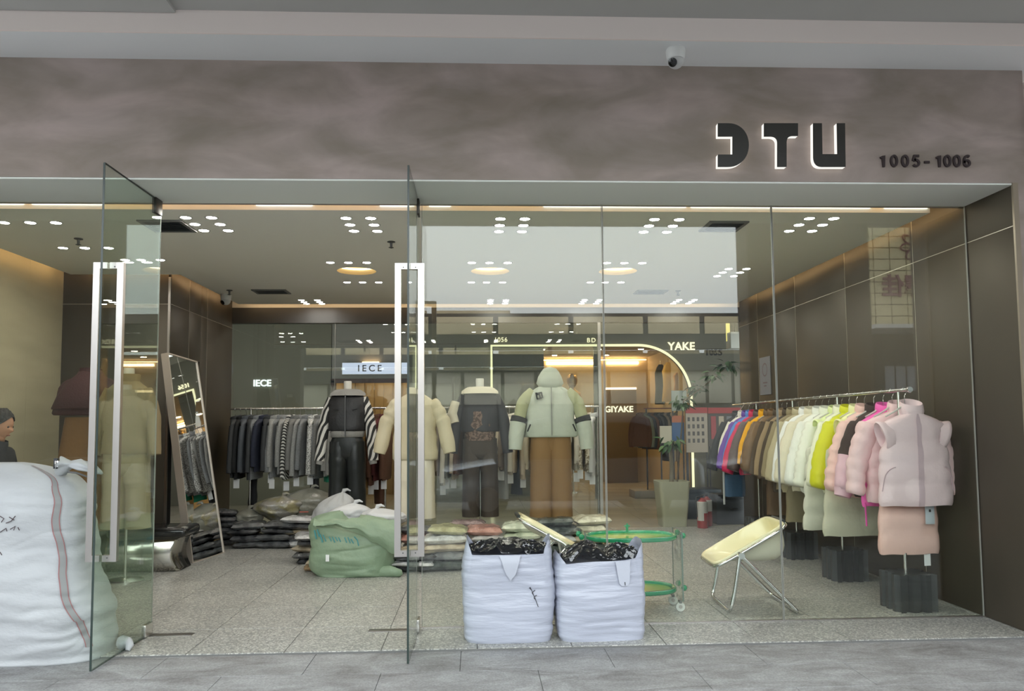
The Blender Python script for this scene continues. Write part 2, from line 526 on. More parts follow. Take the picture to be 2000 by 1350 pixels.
for a, b in ((YM + .002, 8.967), (8.971, 9.348)):
    MB().box(XL, XL + .010, a, b, 2.711, ZC + .2, bev=.001).build('wall_panel', BRONZE, hb, 30)
    MB().box(XL, XL + .010, a, b, 2.162, 2.707, bev=.001).build('wall_panel', BRONZE, hb, 30)
MB().box(XL, XL + .0112, YM, 9.35, 2.7075, 2.7105).build('joint_strip', JOINT, hb, 0)
MB().box(XL, XL + .0112, 8.967, 8.971, 2.162, ZC + .2).build('joint_strip', JOINT, hb, 0)
struct(MB().box(XL - .8, XL - .3, YM + .12, 9.35, 0, ZC).build('wall_left_recess', DARK, smooth=0))
struct(MB().box(XL - .02, XL + .004, YM - .012, YM + .012, 0, ZC).build('trim_4', ALU, smooth=0))
panel_wall('wall_left_return', 'y', YM, -1, XLL, XL - .02, [], 2.711, ZC)
# front left wall: woven beige covering in strips
LINEN = mat('beige_wallcovering', (0.50, 0.43, 0.285), 0.85, bump=((90, 90, 14), .25, 2), vary=((1.2, 1.2, 7), (0.44, 0.38, 0.25), .35, .7))
wl = struct(MB().box(XLL - .15, XLL - .006, YF, YM, 0, ZC + .2).build('wall_left_front', DARK, smooth=0))
for k in range(4):
    a = YG + .1 + k * .7225
    MB().box(XLL - .006, XLL, a + .001, a + .7215, 0, ZC + .2).build('wall_covering', LINEN, wl, 0)

# ceiling with three round recesses
DOMES = [(-1.23, 8.10), (0.155, 8.10), (1.50, 8.10)]
DR = 0.20
def ceiling():
    mb = MB()
    def flat(x0, x1, y0, y1):
        if x1 - x0 > 1e-4 and y1 - y0 > 1e-4:
            mb.box(x0, x1, y0, y1, ZC, ZC + .06)
    hx = .26
    flat(-4.22, 3.50, 5.78, 8.10 - hx)
    flat(-4.22, DOMES[0][0] - hx, 8.10 - hx, 8.29)
    flat(-3.10, DOMES[0][0] - hx, 8.29, 8.10 + hx)
    for i in range(3):
        x1 = DOMES[i + 1][0] - hx if i < 2 else 3.50
        flat(DOMES[i][0] + hx, x1, 8.10 - hx, 8.10 + hx)
    flat(-3.10, 3.50, 8.10 + hx, 10.32)
    n = 48
    for cx, cy in DOMES:
        vs, fs = [], []
        for k in range(n):
            a = 2 * PI * k / n + PI / 4
            c, s = math.cos(a), math.sin(a)
            q = hx / max(abs(c), abs(s))
            vs += [(cx + c * q, cy + s * q, ZC), (cx + c * DR, cy + s * DR, ZC)]
        for k in range(n):
            j = (k + 1) % n
            fs.append((2 * k, 2 * j, 2 * j + 1, 2 * k + 1))
        mb.add(vs, fs)
    return struct(mb.build('ceiling', CEILP, smooth=0, fix=False))
ceiling()
struct(MB().box(-4.6, 3.9, YG + .02, YR + .4, ZC + .23, ZC + .3).build('ceiling_slab', mat('slab_paint', (0.45, 0.43, 0.40), .9), smooth=0))
# cove lighting: warm tapes lying in the slots round the dropped ceiling
def tape(name, x0, x1, y0, y1, z, label):
    o = MB().box(x0, x1, y0, y1, z, z + .012).build(name, LEDWARM, smooth=0)
    tag(o, label, 'light strip'); return o
tape('cove_light', -4.2, 3.45, 5.69, 5.702, ZC + .17, 'warm light tape hidden in the ceiling slot over the shop window')
tape('cove_light', 3.472, 3.488, 5.8, 10.3, ZC + .078, 'warm light tape in the ceiling slot along the dark right wall')
tape('cove_light', -4.208, -4.192, 5.8, 8.25, ZC + .078, 'warm light tape in the slot above the beige wall covering')
tape('cove_light', -4.2, -3.2, 8.262, 8.278, ZC + .078, 'warm light tape in the slot above the dark return wall')
tape('cove_light', -3.088, -3.072, 8.35, 10.3, ZC + .078, 'warm light tape in the slot along the dark wall behind the mirror')
tape('cove_light', -3.05, 3.45, 10.345, 10.36, ZC + .075, 'warm light tape in the slot above the rear glass')
# white strips that show at the front edge of the ceiling
for i, (a, b, lab) in enumerate(((-80, 45, 'leftmost white light strip at the front edge of the ceiling'), (62, 200, 'white light strip at the ceiling edge just left of the left glass door'),
                  (500, 610, 'white light strip at the ceiling edge above the open doorway'), (742, 800, 'short white light strip at the ceiling edge above the right glass door'),
                  (838, 880, 'shortest white light strip above the post of the right glass door'), (1062, 1340, 'white light strip at the ceiling edge above the middle window pane'),
                  (1350, 1700, 'longest white light strip above the two right window panes'), (1728, 1812, 'white light strip at the ceiling edge nearest the dark right wall'))):
    xa, xb = at(a, 398, 5.77).x, at(b, 402, 5.77).x
    tag(MB().box(xa, xb, 5.768, 5.78, ZC + .034, ZC + .052).build('led_strip', LEDS, smooth=0), lab, 'light strip')

# dome lights
DOMEP = mat('dome_paint', (0.70, 0.56, 0.32), .7)
for (cx, cy), lab in zip(DOMES, ('left of the three round warm ceiling recesses', 'middle of the three round warm ceiling recesses', 'right of the three round warm ceiling recesses')):
    t = thing('recessed_dome_light', lab, 'ceiling light', (cx, cy, ZC))
    MB().lathe([(DR, 0), (DR + .002, .06), (DR - .02, .12), (.10, .17), (.01, .185)], n=40, cap0=False).build('dome', DOMEP, t, 60)
    MB().lathe([(DR - .012, .052), (DR - .002, .052), (DR - .002, .066), (DR - .012, .066), (DR - .012, .052)], n=40, cap0=False, cap1=False).build('light_ring', emat('dome_ring', (1, .84, .55), 3.0), t, 0)

# downlights
RIM = mat('downlight_rim', (0.62, 0.60, 0.56), .5)
rim_me = MB().lathe([(.050, 0), (.050, -.004), (.040, -.004), (.036, .0), (.050, 0)], n=20, cap0=False, cap1=False).mesh('rim', RIM, 60)
lamp_me = MB().lathe([(.037, -.001), (.037, -.0035)], n=16).mesh('lamp_face', LEDW, 0)
nth = ['first', 'second', 'third']
def cluster(xs, ys, where):
    for j, y in enumerate(ys):
        row = 'front' if j == 0 else ('rear' if j == len(ys) - 1 else 'middle')
        for i, x in enumerate(xs[j] if isinstance(xs[0], (list, tuple)) else xs):
            n = len(xs[j] if isinstance(xs[0], (list, tuple)) else xs)
            side = ('left', 'right')[i] if n == 2 else ('left', 'middle', 'right')[i]
            t = thing('downlight', f'{row} {side} recessed spotlight of the cluster {where}', 'ceiling light', (x, y, ZC), 0, 'recessed ceiling spotlights')
            for nm, me in (('rim', rim_me), ('lamp_face', lamp_me)):
                o = bpy.data.objects.new(nm, me); COL.objects.link(o); o.parent = t
cluster([-2.21, -2.015], [6.0, 6.2, 6.4], 'beside the front ceiling vent')
cluster([-.995, -.805], [6.0, 6.2, 6.4], 'above the open doorway')
cluster([.197, .388], [6.0, 6.2, 6.4], 'over the left window pane')
cluster([1.408, 1.604], [6.0, 6.2, 6.4], 'over the middle window pane')
cluster([2.627, 2.822], [5.95, 6.15, 6.35], 'over the right window pane')
for (cx, cy), w in zip(DOMES, ('left', 'middle', 'right')):
    cluster([[cx - .19, cx - .015, cx + .165]], [7.66], f'in front of the {w} round recess')
    cluster([[cx - .2, cx - .03, cx + .15]], [8.73], f'behind the {w} round recess')
cluster([2.635, 2.822], [7.95, 8.145, 8.345], 'halfway along the right wall')
cluster([-2.21, -2.01], [9.98, 10.13, 10.28], 'near the rear glass by the left wall')
cluster([.193, .391], [9.98, 10.13, 10.28], 'near the middle of the rear glass')
cluster([1.41, 1.605], [9.98, 10.13, 10.28], 'near the rear glass right of the middle')
cluster([2.643, 2.846], [9.98, 10.13, 10.28], 'in the rear right ceiling corner')
cluster([-3.66, -3.46, -3.265], [6.17], 'nearest the beige wall')
cluster([-3.66, -3.47, -3.263], [7.045], 'above the maroon cape')
cluster([-3.34, -3.19, -3.01], [7.55], 'above the beige wrapped coat')

# air vents, sprinklers, cameras
def vent(x, y, w, d, label):
    t = thing('ceiling_vent', label, 'vent', (x, y, ZC))
    fr = MB()
    fr.rings([[(-w, -d, -.001), (w, -d, -.001), (w, d, -.001), (-w, d, -.001)], [(-w, -d, -.012), (w, -d, -.012), (w, d, -.012), (-w, d, -.012)],
              [(-w + .03, -d + .03, -.012), (w - .03, -d + .03, -.012), (w - .03, d - .03, -.012), (-w + .03, d - .03, -.012)],
              [(-w + .03, -d + .03, -.001), (w - .03, -d + .03, -.001), (w - .03, d - .03, -.001), (-w + .03, d - .03, -.001)]], False, False)
    fr.build('frame', mat('vent_grey', (0.16, 0.16, 0.155), .5), t, 0)
    MB().box(-w + .03, w - .03, -d + .03, d - .03, -.003, -.001).build('backing', DARK, t, 0)
    n = 7
    sm = MB().obox((0, 0, 0), (w - .03, 0, 0), (0, .010, .004), (0, -.0006, .0015)).mesh('slat', mat('vent_slat', (0.09, 0.09, 0.088), .5), 0)
    for k in range(n):
        o = bpy.data.objects.new('slat', sm); COL.objects.link(o); o.parent = t
        o.location = (0, -d + .05 + (2 * d - .1) * k / (n - 1), -.008)
vent(-2.44, 6.25, .17, .18, 'dark square ceiling vent beside the spotlights near the doors')
vent(-2.42, 9.33, .20, .14, 'dark ceiling vent near the rear glass on the left')
vent(2.13, 9.36, .19, .13, 'dark ceiling vent near the rear glass on the right')
vent(2.02, 6.2, .16, .16, 'ceiling vent seen behind the sky reflection in the middle pane')
def sprinkler(x, y, label):
    t = thing('fire_sprinkler', label, 'sprinkler', (x, y, ZC))
    g = mat('sprinkler_grey', (0.12, 0.12, 0.12), .4, .5)
    MB().lathe([(.035, 0), (.035, -.006), (.012, -.012), (.010, -.05), (.006, -.056)], n=14).build('stem', g, t, 50)
    MB().lathe([(.020, -.050), (.024, -.053), (.004, -.060)], n=14).build('deflector', g, t, 50)
sprinkler(-3.355, 6.70, 'dark fire sprinkler above the maroon cape')
sprinkler(-.732, 6.78, 'dark fire sprinkler left of the right glass door')
sprinkler(-2.885, 9.25, 'dark fire sprinkler above the small indoor camera')
sprinkler(2.45, 9.30, 'dark fire sprinkler near the rear right vent')
def dome_cam(loc, s, label, tilt=0.0):
    t = thing('security_camera', label, 'camera', loc)
    MB().lathe([(.052 * s, 0), (.054 * s, -.012 * s), (.050 * s, -.05 * s), (.046 * s, -.06 * s)], n=28).build('housing', PLASTW, t, 50)
    b = MB()
    prof = [(.047 * s * math.cos(a), -.062 * s - .047 * s * math.sin(a)) for a in [k * PI / 2 / 7 for k in range(8)]]
    prof[-1] = (.0015, prof[-1][1])
    b.lathe(prof, n=28).build('ball', mat('camera_white', (0.55, 0.55, 0.54), .35), t, 60)
    d = Vector((-.55, -.62, -.56)).normalized()
    c = Vector((0, 0, -.062 * s))
    MB().tube([c + d * .034 * s, c + d * .050 * s, c + d * .053 * s], [.024 * s, .024 * s, .018 * s], 18).build('lens', mat('lens_black', (.004, .004, .004), .12), t, 40)
dome_cam((1.285, 4.80, 3.783), 1.15, 'white dome security camera under the arcade beam')
dome_cam((-3.02, 9.55, ZC), 1.2, 'small grey-white camera on the shop ceiling by the left wall')

# ------------------------------------------------------------------ shop window glass and doors
def pane(name, x0, x1, y, z0, z1, th=.012, m=None):
    o = struct(MB().box(x0, x1, y - th / 2, y + th / 2, z0, z1).build(name, m or GLASS, smooth=0))
    return o
xs = [-.385, .918, 2.166, XR - .004]
for i in range(3):
    p = pane('window_%d' % (i + 1), xs[i] + .002, xs[i + 1] - .002, YG, .004, ZC - .016)
    for x in (xs[i] + .002, xs[i + 1] - .006):
        MB().box(x, x + .004, YG - .0065, YG + .0065, .004, ZC - .016).build('joint_seal', mat('grey_sealant', (0.30, 0.30, 0.27), .35), p, 0)
    MB().box(xs[i], xs[i + 1], YG - .010, YG + .010, .0, .008).build('bottom_channel', ALU, p, 0)
p = pane('window_4', -6.5, -2.215, YG, .004, ZC - .016)
MB().box(-2.219, -2.215, YG - .0065, YG + .0065, .004, ZC - .016).build('joint_seal', mat('grey_sealant', (0.3, 0.3, 0.27)), p, 0)
def handle_mesh(side):
    # one D-shaped square-tube pull standing off the glass; local x is away from the glass
    mb = MB()
    z0, z1, w, t = .612, 2.397, .032, .082
    pts = lambda x: [(x[0], -w / 2, x[1]), (x[0], w / 2, x[1])]
    prof_o = [(0, z0), (t, z0), (t, z1), (0, z1)]
    prof_i = [(0, z0 + .038), (t - .038, z0 + .038), (t - .038, z1 - .038), (0, z1 - .038)]
    vs = []
    for y in (-w / 2, w / 2):
        for q in (prof_o, prof_i):
            vs += [(side * a, y, z) for a, z in q]
    fs = []
    for k in range(3):
        fs.append((k, k + 1, 4 + k + 1, 4 + k)); fs.append((8 + k, 12 + k, 12 + k + 1, 8 + k + 1))
        fs.append((k, 8 + k, 8 + k + 1, k + 1)); fs.append((4 + k, 4 + k + 1, 12 + k + 1, 12 + k))
    fs += [(0, 4, 12, 8), (3, 11, 15, 7)]
    mb.add(vs, fs)
    return mb
def glass_door(x, yfree, label, dx=0.0):
    yh = YG - .02
    t = thing('glass_door', label, 'door', (x, yh, 0))
    th = .006
    L = yh - yfree
    def bx(a, b, z0, z1, t2=th, bev=0.0):
        m = MB(); m.box(-t2, t2, -b, -a, z0, z1, bev=bev); return m
    bx(0, L, .012, ZC - .02).build('door_pane', GLASSD, t, 0)
    bx(L, L + .003, .012, ZC - .02).build('pane_edge', EDGE, t, 0)
    bx(0, L, ZC - .02, ZC - .016).build('pane_edge', EDGE, t, 0)
    bx(0, L, .008, .012).build('pane_edge', EDGE, t, 0)
    bx(.0, .11, ZC - .12, ZC - .012, .014, .002).build('top_clamp', mat('dark_steel', (.06, .055, .05), .35, .6), t, 30)
    bx(.0, .12, .006, .085, .014, .002).build('bottom_clamp', STEEL, t, 30)
    hy = L - .10
    for s in (-1, 1):
        o = handle_mesh(s).build('pull_handle', ALU, t, 30)
        o.location = (s * .0075, -hy, 0)
        for z in (.635, 2.37):
            bb = MB(); bb.tube([(s * .030, -.0185, z), (s * .030, -.016, z)], .004, 10); b = bb.build('screw', mat('screw_dark', (.1, .1, .1), .4, .8), o, 40)
    return t
glass_door(-2.212, 4.695, 'open glass door leaning out beside the big woven sack')
glass_door(-.405, 4.705, 'open glass door seen edge-on between the doorway and the window panes')
FLP = mat('floor_plate', (.20, .19, .18), .35, .9)
for x, lab in ((-2.06, 'steel floor-spring plate at the foot of the left glass door'), (-.60, 'steel floor-spring plate at the foot of the right glass door')):
    tag(MB().box(x - .14, x + .14, YG - .085, YG - .015, -.01, .0035, bev=.001).build('floor_plate', FLP, smooth=30), lab, 'plate')

# ------------------------------------------------------------------ fascia lettering
SIGNK = mat('sign_face', (0.030, 0.029, 0.026), .4)
def zp(zx, zy):
    q = at(1300 + zx * .37037, 180 + zy * .37037, YF - .045)
    return (q.x, q.z)
def arc(c0, c1, ctrl, n=8):
    out = []
    for k in range(1, n):
        t = k / n
        out.append(tuple((1 - t) ** 2 * a + 2 * t * (1 - t) * b + t * t * c for a, b, c in zip(c0, ctrl, c1)))
    return out
def arc2(p0, p1, p2, p3, n=12):
    return [tuple((1 - t) ** 3 * a + 3 * t * (1 - t) ** 2 * b + 3 * t * t * (1 - t) * c + t ** 3 * d for a, b, c, d in zip(p0, p1, p2, p3)) for t in [k / n for k in range(1, n)]]
D_ = [(275, 165), (330, 165)] + arc2((330, 165), (395, 165), (438, 215), (438, 280)) + [(438, 280)] + arc2((438, 280), (438, 345), (395, 395), (330, 395)) + [(330, 395), (275, 395), (275, 330), (352, 330), (352, 235), (275, 235)]
T_ = [(518, 165), (697, 165), (697, 232), (668, 232)] + arc((668, 232), (637, 264), (639, 233)) + [(637, 264), (637, 395), (588, 395), (588, 268)] + arc((588, 268), (555, 235), (588, 237)) + [(555, 235), (518, 235)]
U_ = [(777, 165), (823, 165), (826, 328), (905, 328), (902, 165), (945, 165), (948, 395), (822, 395)] + arc((822, 395), (778, 345), (780, 393)) + [(778, 345)]
t = thing('shop_sign', 'large dark DTU letters with white glowing edges on the fascia', 'sign', (0, 0, 0))
for pts in (D_, T_, U_):
    q = [zp(*p) for p in pts][::-1]
    l = MB().prism(q, YF - .050, YF - .043).build('letter', SIGNK, t, 0)
    MB().prism(q, YF - .043, YF - .004).build('light_edge', SIGNW, l, 0)
t = thing('unit_number_sign', 'dark raised numbers 1005 - 1006 on the fascia', 'sign', (0, 0, 0))
NUMD = mat('number_dark', (0.035, 0.022, 0.024), .6)
def glyph_path(ch):
    """centre lines of plain bold digits in a 0.62 x 1 box; (points, closed)"""
    arc_ = lambda cx, cy, rx, ry, a0, a1, n=14: [(cx + rx * math.cos(math.radians(a0 + (a1 - a0) * k / n)), cy + ry * math.sin(math.radians(a0 + (a1 - a0) * k / n))) for k in range(n + 1)]
    if ch == '0': return arc_(.31, .5, .235, .42, 0, 360, 28)[:-1], True
    if ch == '1': return [(.08, .74), (.20, .80), (.33, .92), (.33, 0.0)], False
    if ch == '5': return [(.56, .92), (.19, .92), (.13, .53)] + arc_(.29, .33, .25, .255, 128, -150, 18), False
    if ch == '6': return arc_(.36, .52, .27, .40, 52, 180, 10) + arc_(.31, .31, .225, .235, 180, 540, 24), False
    return [(.10, .40), (.52, .40)], False
def stroke(ch, h, w, y0, y1):
    pts, closed = glyph_path(ch)
    P2 = [Vector((x, z)) for x, z in pts]
    n = len(P2)
    vs, fs = [], []
    for i, p in enumerate(P2):
        a = P2[(i - 1) % n] if closed or i else P2[0]
        b = P2[(i + 1) % n] if closed or i < n - 1 else P2[-1]
        t_ = (b - a).normalized()
        nn = Vector((-t_.y, t_.x))
        t0, t1 = (p - a), (b - p)
        k = 1.0
        if t0.length > 1e-6 and t1.length > 1e-6:
            k = 1 / max(.6, math.cos(t0.angle(t1) / 2))
        for s_ in (-1, 1):
            q = p + nn * s_ * w * k
            for y in (y0, y1):
                vs.append((q.x * h, y, q.y * h))
    m_ = n if closed else n - 1
    for i in range(m_):
        j = (i + 1) % n
        a, b = 4 * i, 4 * j
        fs += [(a, b, b + 2, a + 2), (a + 1, a + 3, b + 3, b + 1), (a, a + 1, b + 1, b), (a + 2, b + 2, b + 3, a + 3)]
    if not closed:
        fs += [(0, 2, 3, 1), (4 * n - 4, 4 * n - 3, 4 * n - 1, 4 * n - 2)]
    mb = MB(); mb.add(vs, fs)
    return mb
for ch, x in zip('1005-1006', (1717, 1738, 1759.5, 1781, 1802, 1826, 1842, 1860.5, 1880)):
    p = at(x, 327, YF)
    stroke(ch, .083, .085, -.014, -.001).build('digit' if ch != '-' else 'dash', NUMD, t, 0, loc=p)
# ------------------------------------------------------------------ rear glass and the arcade of shops behind it
pr = pane('window_5', XL + .01, -1.885, YR, .004, 2.78, .010)
MB().box(-1.889, -1.885, YR - .006, YR + .006, .004, 2.78).build('joint_seal', MATS['grey_sealant'], pr, 0)
pane('window_6', -1.881, 1.66, YR, .004, 2.78, .010)
struct(MB().box(XL - .2, XR, YR - .02, YR + .10, 2.78, ZC - .012).build('wall_back_header', mat('header_dark', (.03, .03, .03), .5), smooth=0))
struct(MB().box(XL - .2, XR, YR - .02, YR + .10, ZC - .012, ZC + .23).build('wall_back_cove', WHITEP, smooth=0))
struct(MB().box(1.66, 1.70, YR - .03, YR + .04, 0, 2.78).build('trim_5', ALU, smooth=0))
YB = 14.3
CORR = mat('corridor_tile', (0.42, 0.38, 0.31), .22, vary=(1.2, (0.46, 0.42, 0.34), .4, .6))
piece_floor('floor_2', 'corridor_tile', -6.4, 6.4, YR + .03, 18.83, 0.8, 0.8, CORR, 0.0, GROUT, seed=8, gap=.0015)
struct(MB().box(-7, 7, YR + .11, 14.6, 3.42, 3.5).build('ceiling_corridor', mat('corridor_ceiling', (0.42, 0.41, 0.38), .9), smooth=0))
struct(MB().box(4.70, 6.5, YB + .02, YB + .15, 0, 3.45).build('wall_corridor_end', mat('corridor_wall', (0.20, 0.19, 0.155), .8), smooth=0))
struct(MB().box(-6.5, -6.4, YR + .1, 14.6, 0, 3.45).build('wall_corridor_left', mat('corridor_wall', (0.20, 0.19, 0.155), .8), smooth=0))
struct(MB().box(6.4, 6.5, YR + .1, 14.6, 0, 3.45).build('wall_corridor_right', MATS['corridor_wall'], smooth=0))
for i, (x, y) in enumerate(((-4.2, 12.2), (-1.6, 12.2), (1.2, 12.2), (4.2, 12.2))):
    t = thing('corridor_light', ('first', 'second', 'third', 'fourth')[i] + ' long ceiling light of the corridor behind the shop, from the left', 'ceiling light', (x, y, 3.42))
    MB().box(-.62, .62, -.09, .09, -.03, 0, bev=.004).build('housing', PLASTW, t, 30)
    MB().box(-.60, .60, -.075, .075, -.033, -.03).build('diffuser', emat('corridor_led', (1, .93, .80), 6.0), t, 0)

OLIVE = mat('olive_stone_wall', (0.145, 0.138, 0.105), .55, vary=((1.3, 1, .5), (0.165, 0.155, 0.12), .4, .6))
# arch wall of the neighbouring shop
xa0, xa1 = at(960, 720, YB).x, at(1350, 800, YB).x
zt = at(1150, 675, YB).z
rad = xa1 - at(1245, 670, YB).x
def arch_pts(n=20):
    out = [(xa0, 0), (xa0, zt)]
    for k in range(n + 1):
        a = PI / 2 - k / n * PI / 2
        out.append((xa1 - rad + rad * math.cos(a), zt - rad + rad * math.sin(a)))
    out.append((xa1, 0))
    return out
ap = arch_pts()
xw0, xw1 = -1.02, at(1436, 800, YB).x
mb = MB()
mb.box(xw0, xa0, YB, YB + .15, 0, 3.42)
mb.box(xa1, xw1, YB, YB + .15, 0, 3.42)
top = ap[1:-1]
vs, fs = [], []
for x, z in top:
    vs += [(x, YB, z), (x, YB, 3.42), (x, YB + .15, z), (x, YB + .15, 3.42)]
for k in range(len(top) - 1):
    o = 4 * k
    fs += [(o, o + 4, o + 5, o + 1), (o + 2, o + 3, o + 7, o + 6), (o, o + 2, o + 6, o + 4)]
mb.add(vs, fs)
struct(mb.build('wall_corridor_arch', OLIVE, smooth=0))
tag(MB().tube([(x, YB - .028, z) for x, z in ap], .024, 8, cap=True).build('neon_arch', NEON, smooth=60), 'pale yellow neon tube outlining the arched shop opening behind', 'neon light')
def glow_sign(word, px, py, Y, h, m, label, space=1.0, bold=0.0, px2=None):
    t = thing('wall_sign', label, 'sign', (0, 0, 0))
    p = at(px, py, Y)
    text(word, 'lettering', m, t, p, h, .012, space=space, bold=bold)
    return t
GLOWY = emat('glow_letters_yellow', (1, .92, .62), .75)
GLOWW = emat('glow_letters_white', (.85, 1, 1), .9)
glow_sign('YAKE', 1331, 677, YB - .02, .20, GLOWY, 'glowing YAKE letters on the olive wall beside the neon arch', 1.05, .004)
glow_sign('1056', 978, 664, YB - .02, .115, GLOWY, 'small glowing numbers above the left end of the neon arch', 1.1)
glow_sign('BDC', 1160, 665, YB - .02, .115, GLOWY, 'small glowing letters above the middle of the neon arch', 1.3)
glow_sign('1055', 1394, 689, YB - .014, .15, mat('number_black', (.006, .006, .006), .5), 'small dark unit number 1055 on the olive wall', 1.1, .005)
glow_sign('IECE', 512, 749, YB - .02, .165, GLOWW, 'glowing white IECE letters on the grey-green wall by the dark left wall', 1.0, .003)

# interior of the shop inside the arch
WARM = mat('warm_plaster', (0.52, 0.42, 0.27), .8)
xi0, xi1 = xa0 - .3, xa1 + .2
struct(MB().box(xi0 - .1, xi0, YB + .15, 18.8, 0, 3.3).build('wall_arch_shop_left', WARM, smooth=0))
struct(MB().box(xi1, xi1 + .1, YB + .15, 18.8, 0, 3.3).build('wall_arch_shop_right', WARM, smooth=0))
struct(MB().box(xi0, xi1, 18.8, 18.9, 0, 3.3).build('wall_arch_shop_back', WARM, smooth=0))
struct(MB().box(xi0, xi1, YB + .15, 18.8, 3.0, 3.1).build('ceiling_arch_shop', mat('arch_shop_ceiling', (0.42, 0.35, 0.24), .9), smooth=0))
struct(MB().box(xi0, at(1062, 700, 15.4).x, 15.4, 15.5, 0, 3.0).build('wall_arch_shop_screen', OLIVE, smooth=0))
x0, x1 = at(1068, 720, 18.7).x, at(1168, 720, 18.7).x
tag(MB().box(x0, x1, 18.76, 18.80, at(1100, 712, 18.7).z, at(1100, 706, 18.7).z).build('shelf_light', LEDWARM, smooth=0), 'warm light line over the display niche behind the hooded jacket', 'light strip')
tag(MB().box(at(1186, 712, 18.7).x, at(1248, 712, 18.7).x, 18.76, 18.80, at(1200, 711, 18.7).z, at(1200, 706, 18.7).z).build('shelf_light', LEDWARM, smooth=0), 'warm light line across the back wall inside the arch', 'light strip')
px0, px1 = at(1184, 760, 18.5).x, at(1243, 760, 18.5).x
t = thing('logo_panel', 'tall brown panel with a glowing top edge and small logo inside the arch', 'panel', (0, 0, 0))
MB().box(px0, px1, 18.5, 18.6, .0, at(1210, 761, 18.5).z, bev=.01).build('board', mat('brown_panel', (0.17, 0.125, 0.075), .5), t, 30)
MB().box(px0, px1, 18.49, 18.6, at(1210, 761, 18.5).z, at(1210, 757, 18.5).z).build('top_light', emat('panel_top_light', (1, .75, .4), 1.6), t, 0)
p = at(1209, 800, 18.48)
text('GIYAKE', 'lettering', GLOWY, t, p, .20, .01, space=1.0, bold=.004)
struct(MB().box(at(1160, 720, YB + .4).x, at(1160, 720, YB + .4).x + .12, YB + .4, YB + .5, 0, 3.0).build('trim_6', mat('dark_mullion', (.10, .09, .07), .4), smooth=0))
for i, (x, y) in enumerate(((1.4, 16.4), (2.6, 16.4), (3.5, 16.4), (1.8, 17.8), (3.0, 17.8))):
    t = thing('track_spotlight', ('first', 'second', 'third', 'fourth', 'fifth')[i] + ' small warm spotlight on the ceiling inside the arch', 'ceiling light', (x, y, 3.0))
    MB().lathe([(.07, 0), (.07, -.03), (.055, -.03)], n=16).build('housing', PLASTW, t, 40)
    MB().lathe([(.052, -.031), (.052, -.034)], n=16).build('lamp_face', emat('arch_spot', (1, .74, .40), 110.0), t, 0)
tag(MB().box(xi0 + .2, xi1 - .05, 18.72, 18.735, 2.93, 2.945).build('cove_light', LEDWARM, smooth=0), 'warm light line along the ceiling at the back of the arch shop', 'light strip')

# the IECE shop front at the left
struct(MB().box(-6.4, at(648, 760, YB).x, YB, YB + .15, 0, 3.42).build('wall_corridor_grey', mat('grey_green_wall', (0.155, 0.15, 0.112), .7), smooth=0))
xd0, xd1 = at(652, 760, YB).x, xw0
zs0, zs1 = at(730, 732, YB).z, at(730, 709, YB).z
struct(MB().box(xd0 - .05, xd1, YB, YB + .15, at(700, 746, YB).z, 3.42).build('wall_corridor_lintel', mat('grey_lintel', (0.23, 0.22, 0.20), .7), smooth=0))
for nm, a, b in (('trim_7', xd0 - .05, xd0 + .03), ('trim_8', xd1 - .08, xd1)):
    struct(MB().box(a, b, YB - .03, YB + .1, 0, at(700, 743, YB).z).build(nm, mat('maroon_frame', (.065, .035, .03), .5), smooth=0))
struct(MB().box(xd0 - .05, xd1, YB - .03, YB + .1, at(700, 748, YB).z, at(700, 740, YB).z).build('trim_9', MATS['maroon_frame'], smooth=0))
t = thing('lightbox_sign', 'pale blue lit sign box reading IECE in dark letters', 'sign', (0, 0, 0))
xs0, xs1 = at(668, 720, YB - .1).x, at(800, 720, YB - .1).x
MB().box(xs0, xs1, YB - .10, YB - .01, zs0, zs1, bev=.004).build('casing', PLASTW, t, 30)
MB().box(xs0 + .006, xs1 - .006, YB - .104, YB - .10, zs0 + .006, zs1 - .006).build('lit_face', emat('lightbox', (.70, .79, 1.0), .46), t, 0)
p = at(722, 720, YB - .108)
text('IECE', 'lettering', mat('sign_text', (.02, .02, .03), .5), t, p, .165, .003, space=1.45, bold=.002)
tag(MB().box((xs0 + xs1) / 2 - .25, (xs0 + xs1) / 2 + .05, YB - .06, YB - .04, zs1 + .002, zs1 + .014).build('wall_washer', LEDWARM, smooth=0), 'warm glow bar on the top edge of the pale blue sign box', 'light strip')
bk = struct(MB().box(xd0 - .1, xd1 + .1, 16.2, 16.3, 0, 3.0).build('wall_iece_back', mat('wood_back', (0.42, 0.30, 0.16), .6), smooth=0))
nb = 9
for k in range(nb):
    a = xd0 - .1 + (xd1 - xd0 + .2) * k / nb
    w = (xd1 - xd0 + .2) / nb
    MB().box(a + .008, a + w - .008, 16.175, 16.2, 0, 3.0, bev=.004).build('wood_panel', MATS['wood_back'], bk, 30)
for nm_, xw_ in (('wall_iece_left', xd0 - .2), ('wall_iece_right', xd1 + .1)):
    struct(MB().box(xw_, xw_ + .1, YB + .15, 16.3, 0, 2.85).build(nm_, MATS['wood_back'], smooth=0))
struct(MB().box(xd0 - .2, xd1 + .2, YB + .15, 16.3, 2.75, 2.85).build('ceiling_iece', WHITEP, smooth=0))
t = thing('track_spotlight', 'warm spotlight inside the doorway under the pale blue sign box', 'ceiling light', ((xd0 + xd1) / 2, 15.4, 2.75))
MB().lathe([(.10, 0), (.10, -.03), (.085, -.03)], n=16).build('housing', PLASTW, t, 40)
MB().lathe([(.08, -.031), (.08, -.034)], n=16).build('lamp_face', emat('iece_spot', (1, .80, .5), 90.0), t, 0)

